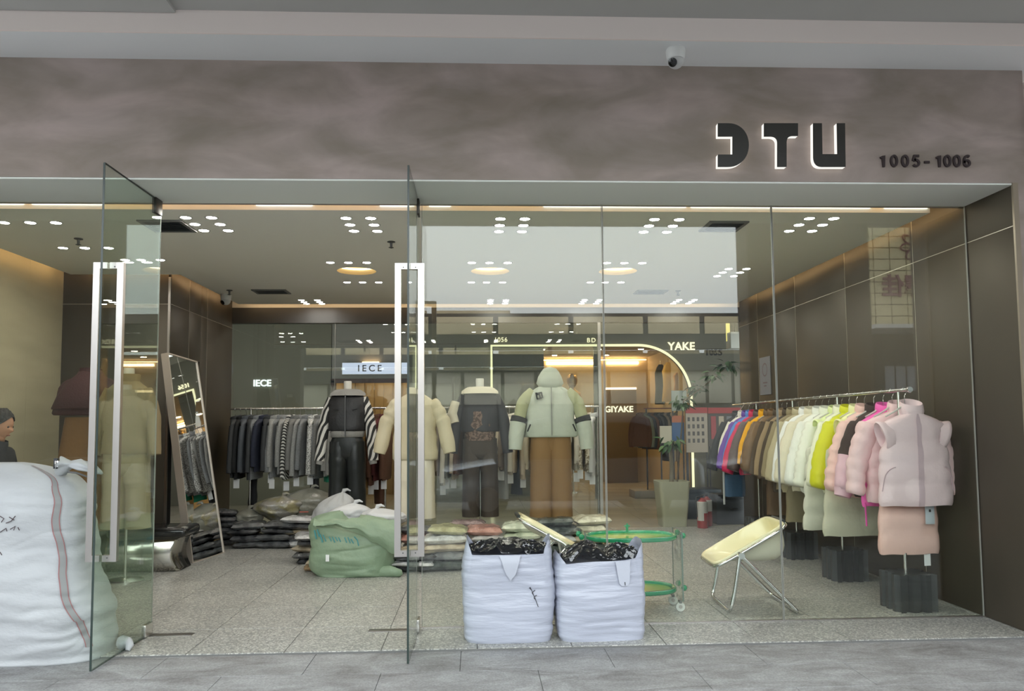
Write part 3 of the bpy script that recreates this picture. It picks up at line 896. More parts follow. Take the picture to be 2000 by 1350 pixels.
# right end of the corridor: notice boards, hanging box sign
def board(name, label, px0, py0, px1, py1, Y, m, cat='board', th=.02, stand=1):
    a, b = at(px0, py1, Y), at(px1, py0, Y)
    t = thing(name, label, cat, (0, 0, 0))
    MB().box(a.x, b.x, Y, Y + th, a.z, b.z, bev=.002).build('panel', m, t, 30)
    for x in ((a.x + .02, b.x - .02) if stand == 1 else ()):
        MB().box(x - .012, x + .012, Y + .004, Y + .016, 0, a.z + .01).build('post', BLACKM, t, 0)
        MB().box(x - .012, x + .012, Y - .12, Y + .14, 0, .012).build('foot', BLACKM, t, 0)
    for x in ((a.x + .1, b.x - .1) if stand == 2 else ()):
        MB().tube([(x, Y + th / 2, b.z - .01), (x, Y + th / 2, 3.42)], .006, 6).build('hanging_rod', BLACKM, t, 60)
    return t, a, b
RED = mat('red_print', (0.36, 0.035, 0.035), .5)
t, a, b = board('notice_board', 'notice board of small dark cards under a red header, right of the neon arch', 1341, 796, 1381, 884, 13.6, mat('board_cream', (.42, .36, .30), .6))
MB().box(a.x, b.x, 13.585, 13.6, b.z - .10, b.z, ).build('header', RED, t, 0)
for i in range(4):
    for j in range(4):
        x = a.x + .03 + i * (b.x - a.x - .05) / 4
        z = b.z - .17 - j * .125
        MB().box(x, x + .04, 13.592, 13.6, z - .07, z).build('card', mat('card_dark', (.10, .09, .09), .6), t, 0)
t, a, b = board('display_board', 'dark display board with a red header beyond the jackets', 1384, 796, 1462, 872, 13.6, mat('board_dark', (.10, .09, .085), .6))
MB().box(a.x, b.x, 13.585, 13.6, b.z - .10, b.z).build('header', RED, t, 0)
for k in range(5):
    x = a.x + .05 + k * .14
    MB().box(x, x + .09, 13.59, 13.6, b.z - .55, b.z - .15, bev=.003).build('picture', mat(('pic_red', 'pic_cream', 'pic_grey')[k % 3], ((.35, .06, .07), (.5, .42, .32), (.2, .2, .22))[k % 3], .5), t, 0)
t, a, b = board('banner', 'narrow blue banner with an orange top behind the dark hanging clothes', 1313, 812, 1336, 862, 13.7, mat('banner_blue', (.045, .11, .25), .6), 'banner')
MB().box(a.x, b.x, 13.69, 13.7, b.z - .12, b.z).build('header', mat('banner_orange', (.42, .13, .06), .6), t, 0)
t, a, b = board('banner', 'pink and cream poster board left of the blue banner', 1289, 832, 1312, 862, 13.72, mat('banner_pink', (.55, .33, .25), .6), 'banner')
MB().box(a.x, b.x, 13.71, 13.72, b.z - .30, b.z).build('header', mat('banner_cream', (.55, .5, .38), .6), t, 0)
t, a, b = board('notice_sheet', 'plain grey-green square notice behind the leafy plant tops', 1312, 763, 1341, 803, 13.75, mat('notice_grey', (.33, .36, .32), .6), 'notice')
t, a, b = board('box_sign', 'pale hanging box sign with a yellow label at the right end of the corridor', 1428, 648, 1514, 680, 12.0, mat('box_sign_white', (.42, .42, .38), .5), 'sign', .25, 2)
MB().box(a.x + .14, a.x + .36, 11.992, 12.0, b.z - .11, b.z - .05).build('label', mat('box_sign_yellow', (.6, .5, .08), .5), t, 0)
def hung_light(name, label, cat, px0, px1, py0, py1, Y, m):
    a, b = at(px0, py1, Y), at(px1, py0, Y)
    t = thing(name, label, cat, (0, 0, 0))
    MB().box(a.x, b.x, Y - .02, Y + .02, a.z, b.z, bev=.003).build('lit_bar', m, t, 30)
    for x in ((a.x + .02, b.x - .02) if b.x - a.x > .1 else ((a.x + b.x) / 2,)):
        MB().tube([(x, Y, b.z - .004), (x, Y, 3.42)], .003, 6).build('hanging_wire', BLACKM, t, 60)
hung_light('vertical_light_sign', 'thin upright glowing yellow bar sign left of the pale box sign', 'sign', 1419, 1424, 612, 667, 12.2, emat('vert_sign', (1, .88, .28), .5))
hung_light('linear_light', 'white linear light hanging in the corridor beside the yellow bar sign', 'ceiling light', 1305, 1418, 612.5, 617, 12.3, emat('linear_led', (.9, 1, .92), 1.2))
hung_light('linear_light', 'white linear light hanging in the corridor beyond the right glass door', 'ceiling light', 758, 970, 616, 620, 12.3, MATS['linear_led'])
hung_light('linear_light', 'dim amber light bar in the corridor by the dark left wall', 'ceiling light', 468, 522, 615, 621, 12.3, emat('linear_dim', (1, .8, .45), .2))

# poster on the right wall
pt = thing('wall_poster', 'pale grey poster with a faint round mark on the dark right wall', 'poster', (0, 0, 0))
r0, r1 = ray(1484, 700), ray(1507, 770)
k0, k1 = XR / r0.x, XR / r1.x
z1_, z0_ = EYE + r0.z * k0, EYE + r1.z * k1
MB().box(XR - .008, XR - .002, r1.y * k1, r0.y * k0, z0_, z1_).build('sheet', mat('poster_grey', (.22, .22, .25), .5), pt, 0)
ring = MB()
cy, cz = (r1.y * k1 + r0.y * k0) / 2, z1_ - .16
n = 28
ring.rings([[(XR - .009, cy + r * math.cos(2 * PI * k / n), cz + r * math.sin(2 * PI * k / n)) for k in range(n)] for r in (.085, .07)], False, False)
ring.build('round_mark', mat('poster_mark', (.16, .10, .12), .5), pt, 0)
for k in range(2):
    MB().box(XR - .0095, XR - .008, cy - .07 + .03 * k, cy + .07 - .03 * k, cz - .17 - .04 * k, cz - .155 - .04 * k).build('print_line', MATS['poster_mark'], pt, 0)
# ------------------------------------------------------------------ clothes
def cloth(name, rgb, rough=.75, bump=None, sheen=.0, k=1.0):
    return mat(name, tuple(min(.9, x * k) for x in lin(rgb)), rough, bump=bump or ((26, 26, 26), .35, 4), sheen=sheen)

def garment(name, label, cat, g, loc, rz, m, L=.62, sw=.27, hw=.29, th=.07, quilt=0, puff=.35, sleeve=None, collar=.07, sm=None, sm2=None, cuff=None,
            zipm=None, pockets=False, tagm=None, group=None, seed=0, amp=.008, seg=24, drop=0.0, armhole=None, hood=False, strap=None, res=1.0, notch=0.0, wallside=1.0, tagside=False):
    """hangs from a hanger: origin on the rail, x across the shoulders, -y the front, z up"""
    t = thing(name, label, cat, loc, rz, group)
    zs, zn = -.205 - drop, -.125 - drop
    zh = zs - L
    E_ = .72
    def surf(a, z, off=0.0):
        if z <= zs:
            u = (zs - z) / L
            w = sw + (hw - sw) * u ** 1.0
            d = th * (1.0 + .12 * math.sin(PI * u))
            w -= notch * math.exp(-((zs - z - .10) / .065) ** 2)
        else:
            u = min(1, (z - zs) / (zn - zs))
            k = math.sin(u * PI / 2)
            w = sw * (1 - u) + .072 * u
            d = th * (1 - k) * .9 + .055 * k + th * .1
            w = w + .02 * math.sin(u * PI)
        if quilt and z <= zs + .03:
            q = abs(math.sin(PI * (zs + .03 - z) / (L + .03) * quilt))
            d *= (1 - puff) + puff * q ** .45
            w *= 1 - .05 * (1 - q ** .45)
        c, s = math.cos(a), math.sin(a)
        x = w * math.copysign(abs(c) ** E_, c)
        y = d * math.copysign(abs(s) ** .9, s)
        f = nz(x * 7 + seed, y * 7, z * 6.5 - seed) * amp + nz(x * 19 - seed, y * 19 + seed, z * 15) * amp * .45
        fold = (.35 * amp * math.sin(a * 9 + seed + z * 4)) * max(0, (zs - z) / L)
        n_ = f + fold + off
        return Vector((x + n_ * c, y + n_ * 1.3 * s, z + (.35 * amp * math.sin(a * 5 + seed) if z < zh + .02 else 0)))
    per = max(1, int(round((4 if quilt else 1) * res)))
    nb = int((quilt * 5 if quilt else 12) * res) + 2
    zz = [zh + L * k / nb for k in range(nb + 1)] + [zs + (zn - zs) * k / 4 for k in range(1, 5)]
    n = seg
    body = MB()
    rs = [[surf(2 * PI * k / n, z) for k in range(n)] for z in zz]
    inner = [Vector((p.x * .93, p.y * .7, p.z + .012)) for p in rs[0]]
    body.rings([inner] + rs, True, False)
    body.build('body', m, t, 75)
    # collar
    if hood:
        h = MB()
        rr_ = []
        for k in range(7):
            u = k / 6
            ra = .088 + .055 * math.sin(u * PI * .9)
            rr_.append([(ra * 1.15 * math.cos(2 * PI * j / 18), .03 + .03 * u + ra * .95 * math.sin(2 * PI * j / 18), zn - .01 + .19 * u + .02 * nz(j * .7, u * 3, seed)) for j in range(18)])
        h.rings(rr_, False, True).build('hood', sm or m, t, 75)
    elif collar:
        c = MB()
        nn = 20
        rc = []
        for (u, ra) in ((0, 1.05), (.35, 1.12), (.8, 1.06), (1, .98), (.97, .86), (.5, .82), (.1, .80)):
            rc.append([((.082 * ra) * math.cos(2 * PI * j / nn), (.066 * ra) * math.sin(2 * PI * j / nn) + .008, zn - .012 + collar * u * (1 + .28 * math.sin(2 * PI * j / nn)) + .003 * nz(j, u, seed)) for j in range(nn)])
        c.rings(rc, False, False).build('collar', m, t, 75)
    # sleeves
    if sleeve:
        sl, r0, r1, ang = sleeve
        for s in (-1, 1):
            p0 = Vector((s * (sw - .045), 0, zs - .015))
            ag = ang * (wallside if s > 0 else 1)
            dr = Vector((s * math.sin(ag), 0, -math.cos(ag)))
            nr = int((16 if quilt else 9) * res) + 2
            qs = max(3, quilt + 1) if quilt else 0
            rs = []
            for k in range(nr + 1):
                u = k / nr
                r = r0 + (r1 - r0) * u
                if qs:
                    r *= (1 - puff * .42) + puff * .42 * abs(math.sin(PI * u * qs)) ** .5
                cpt = p0 + dr * sl * u + Vector((s * .035 * math.sin(u * PI), -.012 * u, 0))
                ring = []
                for j in range(14):
                    a = 2 * PI * j / 14
                    e = nz(a * 1.2 + seed, u * 6 * s, seed) * amp * .9
                    ax = Vector((math.cos(ag), 0, s * math.sin(ag)))
                    ring.append(cpt + ax * (r + e) * math.cos(a) + Vector((0, 1, 0)) * (min(r, th * 1.05) + e) * math.sin(a))
                rs.append(ring)
            if sm2:
                half = int(len(rs) * .48)
                MB().rings(rs[:half + 1], True, False).build('sleeve', sm or m, t, 75)
                MB().rings(rs[half:], False, True).build('lower_sleeve', sm2, t, 75)
            else:
                MB().rings(rs, True, True).build('sleeve', sm or m, t, 75)
            if cuff:
                cpt = p0 + dr * sl
                MB().tube([cpt - dr * .01, cpt + dr * .02, cpt + dr * .05], [r1 * .95, r1 * .8, r1 * .74], 12).build('cuff', cuff, t, 60)
    if armhole:
        for s in (-1, 1):
            rs = []
            for (o, q) in ((-.045, .96), (.0, 1.04), (.030, 1.05), (.034, .96), (.020, .88), (-.045, .80)):
                rs.append([(s * (sw - .035 + o - .030 * math.cos(2 * PI * j / 20 + PI / 2) * 0 + .030 * math.sin(2 * PI * j / 20) * (1 if o > -.03 else .4)), .070 * q * math.cos(2 * PI * j / 20), zs - .085 + .105 * q * math.sin(2 * PI * j / 20)) for j in range(20)])
            MB().rings(rs, False, False).build('armhole_trim', armhole, t, 75)
    if zipm:
        zb = MB()
        q = [surf(-PI / 2 - .03, z, .004) for z in zz] , [surf(-PI / 2 + .03, z, .004) for z in zz]
        vs = [p for pr_ in zip(*q) for p in pr_]
        zb.add(vs, [(2 * k, 2 * k + 1, 2 * k + 3, 2 * k + 2) for k in range(len(zz) - 1)])
        zb.build('placket', zipm, t, 75)
    if pockets:
        for s in (-1, 1):
            path = []
            for k in range(9):
                u = k / 8
                a = -PI / 2 + s * (.62 + .60 * math.sin(u * PI / 2))
                path.append(surf(a, zs - L * (.52 + .30 * u ** 1.6), .003))
            MB().tube(path, .004, 6).build('pocket_edge', pockets, t, 60)
    if tagm:
        dx, dz, w, h = tagm
        if tagside:
            MB().box(dx - .001, dx + .001, -w / 2, w / 2, zh - dz - h, zh - dz).build('hang_tag', WHITEC, t, 0)
        else:
            MB().box(dx - w / 2, dx + w / 2, -th * .3 - .001, -th * .3 + .001, zh - dz - h, zh - dz).build('hang_tag', WHITEC, t, 0)
    if strap:
        MB().tube([surf(-PI / 2 + strap[0], zh + .03, .004), surf(-PI / 2 + strap[0], zh, .006) + Vector((0, 0, -.03)), surf(-PI / 2 + strap[0], zh, .006) + Vector((.004, 0, -strap[1]))], .008, 6, flat=.4).build('drawcord', m, t, 60)
    return t

hook_path = [(.022 * math.cos(a), 0, .0225 * math.sin(a) - .004) for a in [(-.25 + 1.25 * k / 9) * PI for k in range(10)]][::-1]
def hanger_mesh(w):
    h = MB().tube([(-.021, 0, -.012)] + [(.021 * math.cos(a), 0, .021 * math.sin(a) - .004) for a in [PI - PI * 1.25 * k / 10 for k in range(11)]] + [(0, 0, -.045), (0, 0, -.125)], .0026, 6).mesh('hook', CHROME, 60)
    b = MB().tube([(-w, 0, -.198), (-w * .5, 0, -.158), (-.03, 0, -.128), (0, 0, -.122), (.03, 0, -.128), (w * .5, 0, -.158), (w, 0, -.198)], [.006, .007, .008, .009, .008, .007, .006], 8).mesh('bar', mat('hanger_clear', (.62, .60, .56), .25), 60)
    return h, b
HK, HB = hanger_mesh(.15)
def hanger(loc, rz, label, group):
    t = thing('coat_hanger', label, 'hanger', loc, rz, group)
    for nm, me in (('hook', HK), ('bar', HB)):
        o = bpy.data.objects.new(nm, me); COL.objects.link(o); o.parent = t
    return t
ORD = ['first', 'second', 'third', 'fourth', 'fifth', 'sixth', 'seventh', 'eighth', 'ninth', 'tenth', 'eleventh', 'twelfth', 'thirteenth', 'fourteenth', 'fifteenth', 'sixteenth', 'seventeenth',
       'eighteenth', 'nineteenth', 'twentieth', 'twenty-first', 'twenty-second', 'twenty-third', 'twenty-fourth', 'twenty-fifth', 'twenty-sixth', 'twenty-seventh', 'twenty-eighth', 'twenty-ninth', 'thirtieth', 'thirty-first', 'thirty-second']

# ---- right rack: a long rail running back along the dark wall, jackets facing the street
ZK = 1.635
def xk(y): return 3.215 + .045 * (y - 5.75)
t = thing('clothes_rail', 'long chrome clothes rail along the dark right wall on black fluted bases', 'clothes rack', (0, 0, 0))
MB().tube([(xk(5.66), 5.66, ZK), (xk(10.3), 10.3, ZK)], .013, 12).build('rail', STEEL, t, 60)
MB().lathe([(.02, -.012), (.024, 0), (.02, .012)], (0, 0, 0), 14).build('rail_end', CHROME, t, 60).matrix_local = Matrix.Translation((xk(5.66), 5.66, ZK)) @ Matrix.Rotation(PI / 2, 4, 'X')
for yb in (5.83, 6.95, 8.08, 9.3):
    MB().tube([(xk(yb), yb, .27), (xk(yb), yb, ZK - .012)], .0125, 12).build('upright', STEEL, t, 60)
    b = MB()
    n = 14
    pts = []
    for j in range(4 * n):
        sd, u = j // n, (j % n) / n - .5
        rip = .018 * (1 if (j % n) % 5 < 3 else -1)
        w, d = .135, .125
        p = [(u * 2 * w, -d - rip), (w + rip, u * 2 * d), (-u * 2 * w, d + rip), (-w - rip, -u * 2 * d)][sd]
        pts.append(p)
    b.rings([[(xk(yb) + .012 + x, yb + y, z) for x, y in pts] for z in (0.0, .27)], True, True)
    b.build('fluted_base', BLACKP, t, 30)

rr = random.Random(11)
PINK, PINK2, HOT = (226, 200, 206), (233, 196, 200), (238, 96, 178)
SAL, LILAC, BRN = (235, 190, 184), (224, 186, 200), (62, 48, 46)
specs = [
    # label, colour, kwargs
    ('pale pink padded vest at the street end of the rail', PINK, dict(name='padded_vest', L=.60, sw=0.255, hw=0.29, quilt=4, puff=.15, armhole=1, pockets=1, zip=1, collar=.10, th=.075, amp=.008, notch=.045, drop=.055)),
    ('pale pink jacket with long sleeves behind the pink vest', PINK2, dict(L=.62, sw=0.275, hw=0.28, quilt=5, puff=0.27, sleeve=(.56, 0.092, 0.069, 0.26), th=.075, collar=.08)),
    ('hot pink padded vest squeezed between pale pink jackets', HOT, dict(name='padded_vest', L=.66, sw=0.25, hw=0.272, quilt=6, puff=0.41, th=.06, strap=(-1.2, .15))),
    ('lilac-pink puffer with dark brown shoulders', LILAC, dict(L=.60, sw=0.262, hw=0.272, quilt=4, puff=0.41, sleeve=(.56, 0.098, 0.090, 0.186), sm=BRN, sm2=LILAC, cuff=LILAC, th=.08, body=BRN)),
    ('salmon pink puffer next to the brown-shouldered one', SAL, dict(L=.62, sw=0.262, hw=0.272, quilt=5, puff=0.41, sleeve=(.58, 0.098, 0.090, 0.211), th=.08)),
    ('pale yellow padded vest before the salmon puffer', (238, 236, 176), dict(name='padded_vest', L=.58, sw=0.262, hw=0.272, quilt=5, puff=0.34, armhole=1, th=.06)),
    ('bright chartreuse puffer jacket on the right rail', (206, 206, 28), dict(L=.62, sw=0.262, hw=0.272, quilt=6, puff=0.47, sleeve=(.58, 0.098, 0.084, 0.223), th=.075)),
    ('cream quilted jacket beside the chartreuse puffer', (236, 230, 208), dict(L=.62, sw=0.262, hw=0.272, quilt=7, puff=0.47, sleeve=(.58, 0.095, 0.078, 0.223), th=.06)),
    ('pale lime padded vest among the cream jackets', (220, 240, 168), dict(name='padded_vest', L=.55, sw=0.262, hw=0.272, quilt=5, puff=0.34, armhole=1, th=.06)),
    ('glossy cream puffer with small quilts', (238, 236, 216), dict(L=.64, sw=0.262, hw=0.272, quilt=8, puff=0.50, sleeve=(.60, 0.098, 0.078, 0.223), th=.07)),
    ('ivory white puffer jacket, third in front of the white-sleeved one', (234, 234, 222), dict(L=.66, sw=0.262, hw=0.272, quilt=7, puff=0.47, sleeve=(.60, 0.098, 0.084, 0.211), th=.07)),
    ('oatmeal puffer with wide quilted panels', (218, 210, 188), dict(L=.66, sw=0.262, hw=0.272, quilt=4, puff=0.41, sleeve=(.60, 0.098, 0.095, 0.211), th=.085)),
    ('off-white jacket with loose white sleeves', (236, 236, 228), dict(L=.62, sw=0.262, hw=0.272, sleeve=(.60, 0.090, 0.067, 0.248), th=.06)),
    ('khaki beige jacket between white and olive ones', (176, 164, 134), dict(L=.70, sw=0.262, hw=0.272, quilt=4, puff=0.27, sleeve=(.60, 0.095, 0.078, 0.198), th=.06)),
    ('olive beige jacket right of the dark brown coats', (142, 128, 100), dict(L=.68, sw=0.262, hw=0.272, sleeve=(.58, 0.090, 0.073, 0.198), th=.055)),
    ('dark brown glossy coat in the middle of the right rail', (70, 58, 46), dict(L=.72, sw=0.262, hw=0.272, sleeve=(.60, 0.090, 0.073, 0.198), th=.055)),
    ('tan fleece jacket with a pale collar among dark brown coats', (150, 128, 100), dict(L=.62, sw=0.262, hw=0.272, sleeve=(.58, 0.090, 0.073, 0.186), th=.055)),
    ('dark chocolate jacket behind the tan fleece', (76, 62, 48), dict(L=.66, sw=0.262, hw=0.272, sleeve=(.58, 0.090, 0.073, 0.186), th=.055)),
    ('golden brown puffer with broad quilts', (112, 86, 58), dict(L=.62, sw=0.262, hw=0.272, quilt=4, puff=0.43, sleeve=(.56, 0.098, 0.090, 0.186), th=.08)),
    ('brown puffer next to the bright orange jacket', (104, 80, 56), dict(L=.60, sw=0.262, hw=0.272, quilt=5, puff=0.43, sleeve=(.55, 0.098, 0.084, 0.186), th=.07)),
    ('bright orange jacket with a slim sleeve', (248, 166, 20), dict(L=.56, sw=0.262, hw=0.272, sleeve=(.50, 0.084, 0.056, 0.223), th=.055)),
    ('plum brown jacket beside the crimson one', (92, 78, 78), dict(L=.60, sw=0.262, hw=0.272, quilt=4, puff=0.27, sleeve=(.58, 0.095, 0.084, 0.236), th=.06)),
    ('crimson pink puffer jacket with round cuffs', (208, 40, 88), dict(L=.62, sw=0.262, hw=0.272, quilt=5, puff=0.34, sleeve=(.62, 0.090, 0.084, 0.223), th=.06)),
    ('cornflower blue jacket at the far end of the right rail', (92, 138, 206), dict(L=.58, sw=0.262, hw=0.272, sleeve=(.54, 0.084, 0.067, 0.223), th=.055)),
    ('violet puffer jacket with a puffed sleeve', (104, 68, 160), dict(L=.60, sw=0.262, hw=0.272, quilt=5, puff=0.34, sleeve=(.60, 0.090, 0.095, 0.223), th=.06)),
    ('white fleece jacket at the far end of the right rail', (226, 222, 210), dict(L=.56, sw=0.262, hw=0.272, sleeve=(.48, 0.084, 0.078, 0.248), th=.055)),
    ('dark slate jacket last on the right rail', (52, 54, 60), dict(L=.66, sw=0.262, hw=0.272, sleeve=(.62, 0.090, 0.073, 0.223), th=.055)),
]
ypos, y = [], 5.74
gaps = [0, .19, .15, .16, .17, .15, .15, .15, .14, .15, .15, .17, .17, .16, .16, .15, .15, .15, .18, .18, .17, .16, .17, .17, .17, .17, .18]
for i, (lab, c, kw) in enumerate(specs):
    kw = dict(kw)
    y += gaps[i]
    nm = kw.pop('name', 'padded_jacket' if kw.get('quilt') else 'hanging_jacket')
    base = 'cloth_%d' % i
    m = cloth(base, tuple(min(250, q * 1.06) for q in c), .5 if kw.get('quilt') else .75, ((22, 22, 22), .5, 4))
    sk = {}
    if kw.pop('armhole', 0): sk['armhole'] = m
    if kw.pop('pockets', 0): sk['pockets'] = cloth('pink_seam', (200, 172, 180))
    if kw.pop('zip', 0): sk['zipm'] = cloth('pink_zip', (206, 178, 188))
    bcol = kw.pop('body', None)
    smc, sm2c, cu = kw.pop('sm', None), kw.pop('sm2', None), kw.pop('cuff', None)
    if smc: sk['sm'] = cloth('dk_' + base, smc, .8, ((60, 60, 60), .4, 3))
    if sm2c: sk['sm2'] = m
    if cu: sk['cuff'] = m
    bm_ = cloth('bd_' + base, bcol, .8) if bcol else m
    if i >= 3:
        kw['sw'] *= .80; kw['hw'] *= .90
        if kw.get('sleeve'):
            q_ = kw['sleeve']
            kw['sleeve'] = (q_[0], q_[1] * .92, q_[2] * .92, .32 if i < 18 else .38)
    garment(nm, lab, 'jacket' if 'vest' not in nm else 'vest', None, (xk(y) + rr.uniform(-.012, .012) + (.055 if i < 2 else (.02 if i < 9 else -.01)), y, ZK), rr.uniform(.12, .28) if i > 1 else (.02, -.06)[i], bm_, seed=i * 3.7, group='padded jackets on the right rail',
            seg=32 if i < 12 else 22, res=1.4 if i < 3 else (1.0 if i < 15 else .7), amp=kw.pop('amp', .012), drop=kw.pop('drop', .03), wallside=.35 if i > 1 else .8, **kw, **sk)
    hanger((xk(y), y, ZK), 0, f'chrome hanger holding the {lab.split(" with ")[0].split(" among ")[0].split(" at ")[0].split(" behind ")[0].split(" beside ")[0]}'[:90], 'hangers on the right rail')
# longer pieces hanging lower on the same rail
lows = [
    ('long salmon pink padded skirt hanging low behind the pink vest', (230, 188, 178), 5.86, .50, .225, .24, 3, .66),
    ('long pale sage quilted coat hanging low under the cream jackets', (208, 206, 184), 6.55, .72, .24, .29, 4, .40),
    ('long ivory quilted coat hanging low under the oatmeal puffer', (222, 220, 204), 6.95, .72, .26, .32, 5, .40),
    ('long olive trousers hanging low under the khaki jacket', (140, 128, 100), 7.75, .60, .16, .17, 0, .55),
    ('long brown trousers hanging low under the dark brown coats', (98, 74, 50), 8.35, .55, .16, .17, 0, .6),
    ('blue jeans hanging low at the far end of the right rail', (76, 108, 142), 9.95, .52, .14, .13, 0, .58),
]
for i, (lab, c, y, L, sw, hw, q, drop) in enumerate(lows):
    m = cloth('low_%d' % i, c, .6, ((24, 24, 24), .5, 4))
    garment('hanging_garment', lab, 'clothing', None, (xk(y) - (.05 if i else -.05) - (.05 if i == 5 else 0), y, ZK), rr.uniform(-.04, .04), m, L=L, sw=sw, hw=hw, th=.05, quilt=q, puff=.3, collar=0, seed=50 + i * 2.1, drop=drop - .13, group='long pieces on the right rail', tagm=(.13, .0, .05, .09) if i in (0,) else None, res=.9)
t = thing('hang_tag_card', 'grey-blue card tag hanging on the salmon pink skirt', 'tag', (xk(5.775) + .175, 5.775, .72))
MB().box(-.035, .035, -.002, .002, -.09, .09, bev=.001).build('card', mat('tag_blue', (.50, .54, .60), .5), t, 30)
MB().box(-.008, .008, -.004, -.002, 0, .02).build('print_mark', BLACKM, t, 0)
t = thing('paper_strip', 'narrow white paper strip hanging beside the blue jeans', 'tag', (xk(9.75) - .30, 9.75, 0))
MB().box(-.012, .012, -.002, .001, .38, .86, bev=.0008).build('strip', WHITEC, t, 30)
MB().tube([(0, 0, .855), (.10, .03, 1.35), (.29, .0, ZK)], .0015, 5).build('string', WHITEC, t, 60)

# ---- rear racks: garments seen sleeve-on
ZR = 1.625
def rear_rack(label, x0, x1, y, ups):
    t = thing('clothes_rail', label, 'clothes rack', (0, y, 0))
    MB().tube([(x0, 0, ZR), (x1, 0, ZR)], .013, 10).build('rail', STEEL, t, 60)
    for u in ups:
        MB().tube([(u, .0, .02), (u, .0, ZR - .012)], .014, 10).build('upright', STEEL, t, 60)
        MB().box(u - .03, u + .03, -.22, .22, 0, .022, bev=.004).build('foot', BLACKM, t, 30)
    return t
rear_rack('steel clothes rail of grey jackets at the rear left', -3.12, -1.10, 10.12, (-2.86, -1.16))
rear_rack('steel clothes rail of beige clothes behind the mannequins', -.72, 1.60, 10.16, (-.02, .86, 1.58))

MUTED = dict(charcoal=(58, 60, 62), black=(28, 30, 32), slate=(84, 88, 94), grey=(118, 120, 122), ash=(140, 140, 138), pale=(176, 176, 174), tweed=(112, 112, 110), navy=(38, 42, 58),
             white=(206, 206, 204), cream=(214, 204, 182), ivory=(222, 216, 202), beige=(190, 172, 144), tan=(178, 144, 96), brown=(92, 62, 46), oat=(202, 188, 166), taupe=(132, 118, 104), olive=(116, 116, 100), green=(40, 136, 104),
             camel=(190, 152, 96), wine=(88, 40, 40), sand=(208, 194, 172))
def rear_mat(k):
    if k == 'zebra': return zebra('zebra_small', 9.0, rot=.6, dist=2.5)
    if k == 'lace': return mat('lace_cream', lin((150, 136, 112)), .8, vary=((42, 42, 42), lin((228, 220, 204)), .46, .52))
    if k == 'speckle': return mat('speckle_white', lin((120, 120, 118)), .9, vary=((80, 80, 80), lin((225, 225, 222)), .40, .55))
    return mat('rear_' + k, lin(MUTED[k]), .85, bump=((45, 45, 45), .4, 3), vary=((70, 70, 70), tuple(x * 1.25 for x in lin(MUTED[k])), .4, .65) if k in ('tweed', 'grey', 'ash') else None)
KIND = dict(zebra='black and white zebra-print', lace='cream lace-knit', speckle='speckled white wool')
def row(seq, x0, step, y, zr, where, group, rnd, wmin=.22, wmax=.27, lmin=.58, lmax=.68, ang=.10, th=.030):
    for i, k in enumerate(seq):
        x = x0 + step * i + rnd.uniform(-.008, .008)
        lab = f'{KIND.get(k, k)} jacket, {ORD[i]} from the left on {where}'
        L = rnd.uniform(lmin, lmax)
        tg = (rnd.uniform(.12, .2), rnd.uniform(-.01, .03), .072, .115) if rnd.random() < .62 else None
        garment('hanging_jacket', lab, 'jacket', None, (x, y + rnd.uniform(-.02, .02), zr), -PI / 2 + rnd.uniform(-.22, .22), rear_mat(k), L=L, sw=rnd.uniform(wmin, wmax), hw=rnd.uniform(wmin, wmax) + .02,
                th=th, sleeve=(L * rnd.uniform(.82, .98), .055, .042, ang + rnd.uniform(-.05, .06)), collar=.05, seed=100 + i * 1.7 + x0, group=group, seg=16, res=.6, amp=.010, tagm=tg, tagside=True)
        hanger((x, y, zr), -PI / 2, f'thin hanger of the {ORD[i]} jacket from the left on {where}', group.replace('jackets', 'hangers').replace('clothes', 'hangers'))
r5 = random.Random(5)
row(['charcoal', 'black', 'slate', 'charcoal', 'grey', 'navy', 'charcoal', 'ash', 'grey', 'ash', 'zebra', 'tweed', 'ash', 'grey', 'speckle', 'tweed', 'grey', 'pale', 'pale'], -3.06, .0685, 10.12, ZR, 'the rear left rail', 'grey jackets on the rear left rail', r5)
row(['camel', 'tan', 'brown', 'wine', 'brown'], -1.44, .072, 10.12, ZR, 'the rail beside the zebra sleeves', 'brown jackets on the rear left rail', r5, lmin=.62, lmax=.85)
row(['oat', 'cream', 'taupe', 'ivory', 'olive', 'sand', 'brown', 'taupe', 'oat', 'taupe', 'brown', 'beige', 'sand', 'taupe', 'ivory', 'sand', 'oat', 'cream', 'oat', 'beige', 'sand', 'ivory', 'white', 'beige', 'ivory', 'ivory', 'lace', 'lace', 'white'], -.66, .0775, 10.16, ZR,
    'the beige rear rail', 'beige clothes on the rear rail', r5, lmin=.58, lmax=.78)
# long pieces under the rails
for i, (x, y, c, L, lab) in enumerate(((-2.05, 10.12, 'charcoal', .5, 'long charcoal trousers hanging below the grey jackets'), (-2.86, 10.25, 'black', .8, 'long black coat hanging by the left upright of the rear rail'),
                                      (-1.25, 10.2, 'brown', .6, 'long brown skirt hanging beside the cream mannequin'), (.34, 10.16, 'pale', .55, 'long pale grey trousers hanging below the beige clothes'),
                                      (.52, 10.2, 'slate', .5, 'long slate trousers hanging below the beige clothes'), (-1.86, 10.0, 'green', .42, 'green satin piece hanging behind the black trousers'))):
    garment('hanging_garment', lab, 'clothing', None, (x, y, ZR), -PI / 2 + .5, rear_mat(c), L=L, sw=.11, hw=.12, th=.04, collar=0, drop=.42 if c != 'green' else .3, seed=200 + i, seg=16, res=.7)
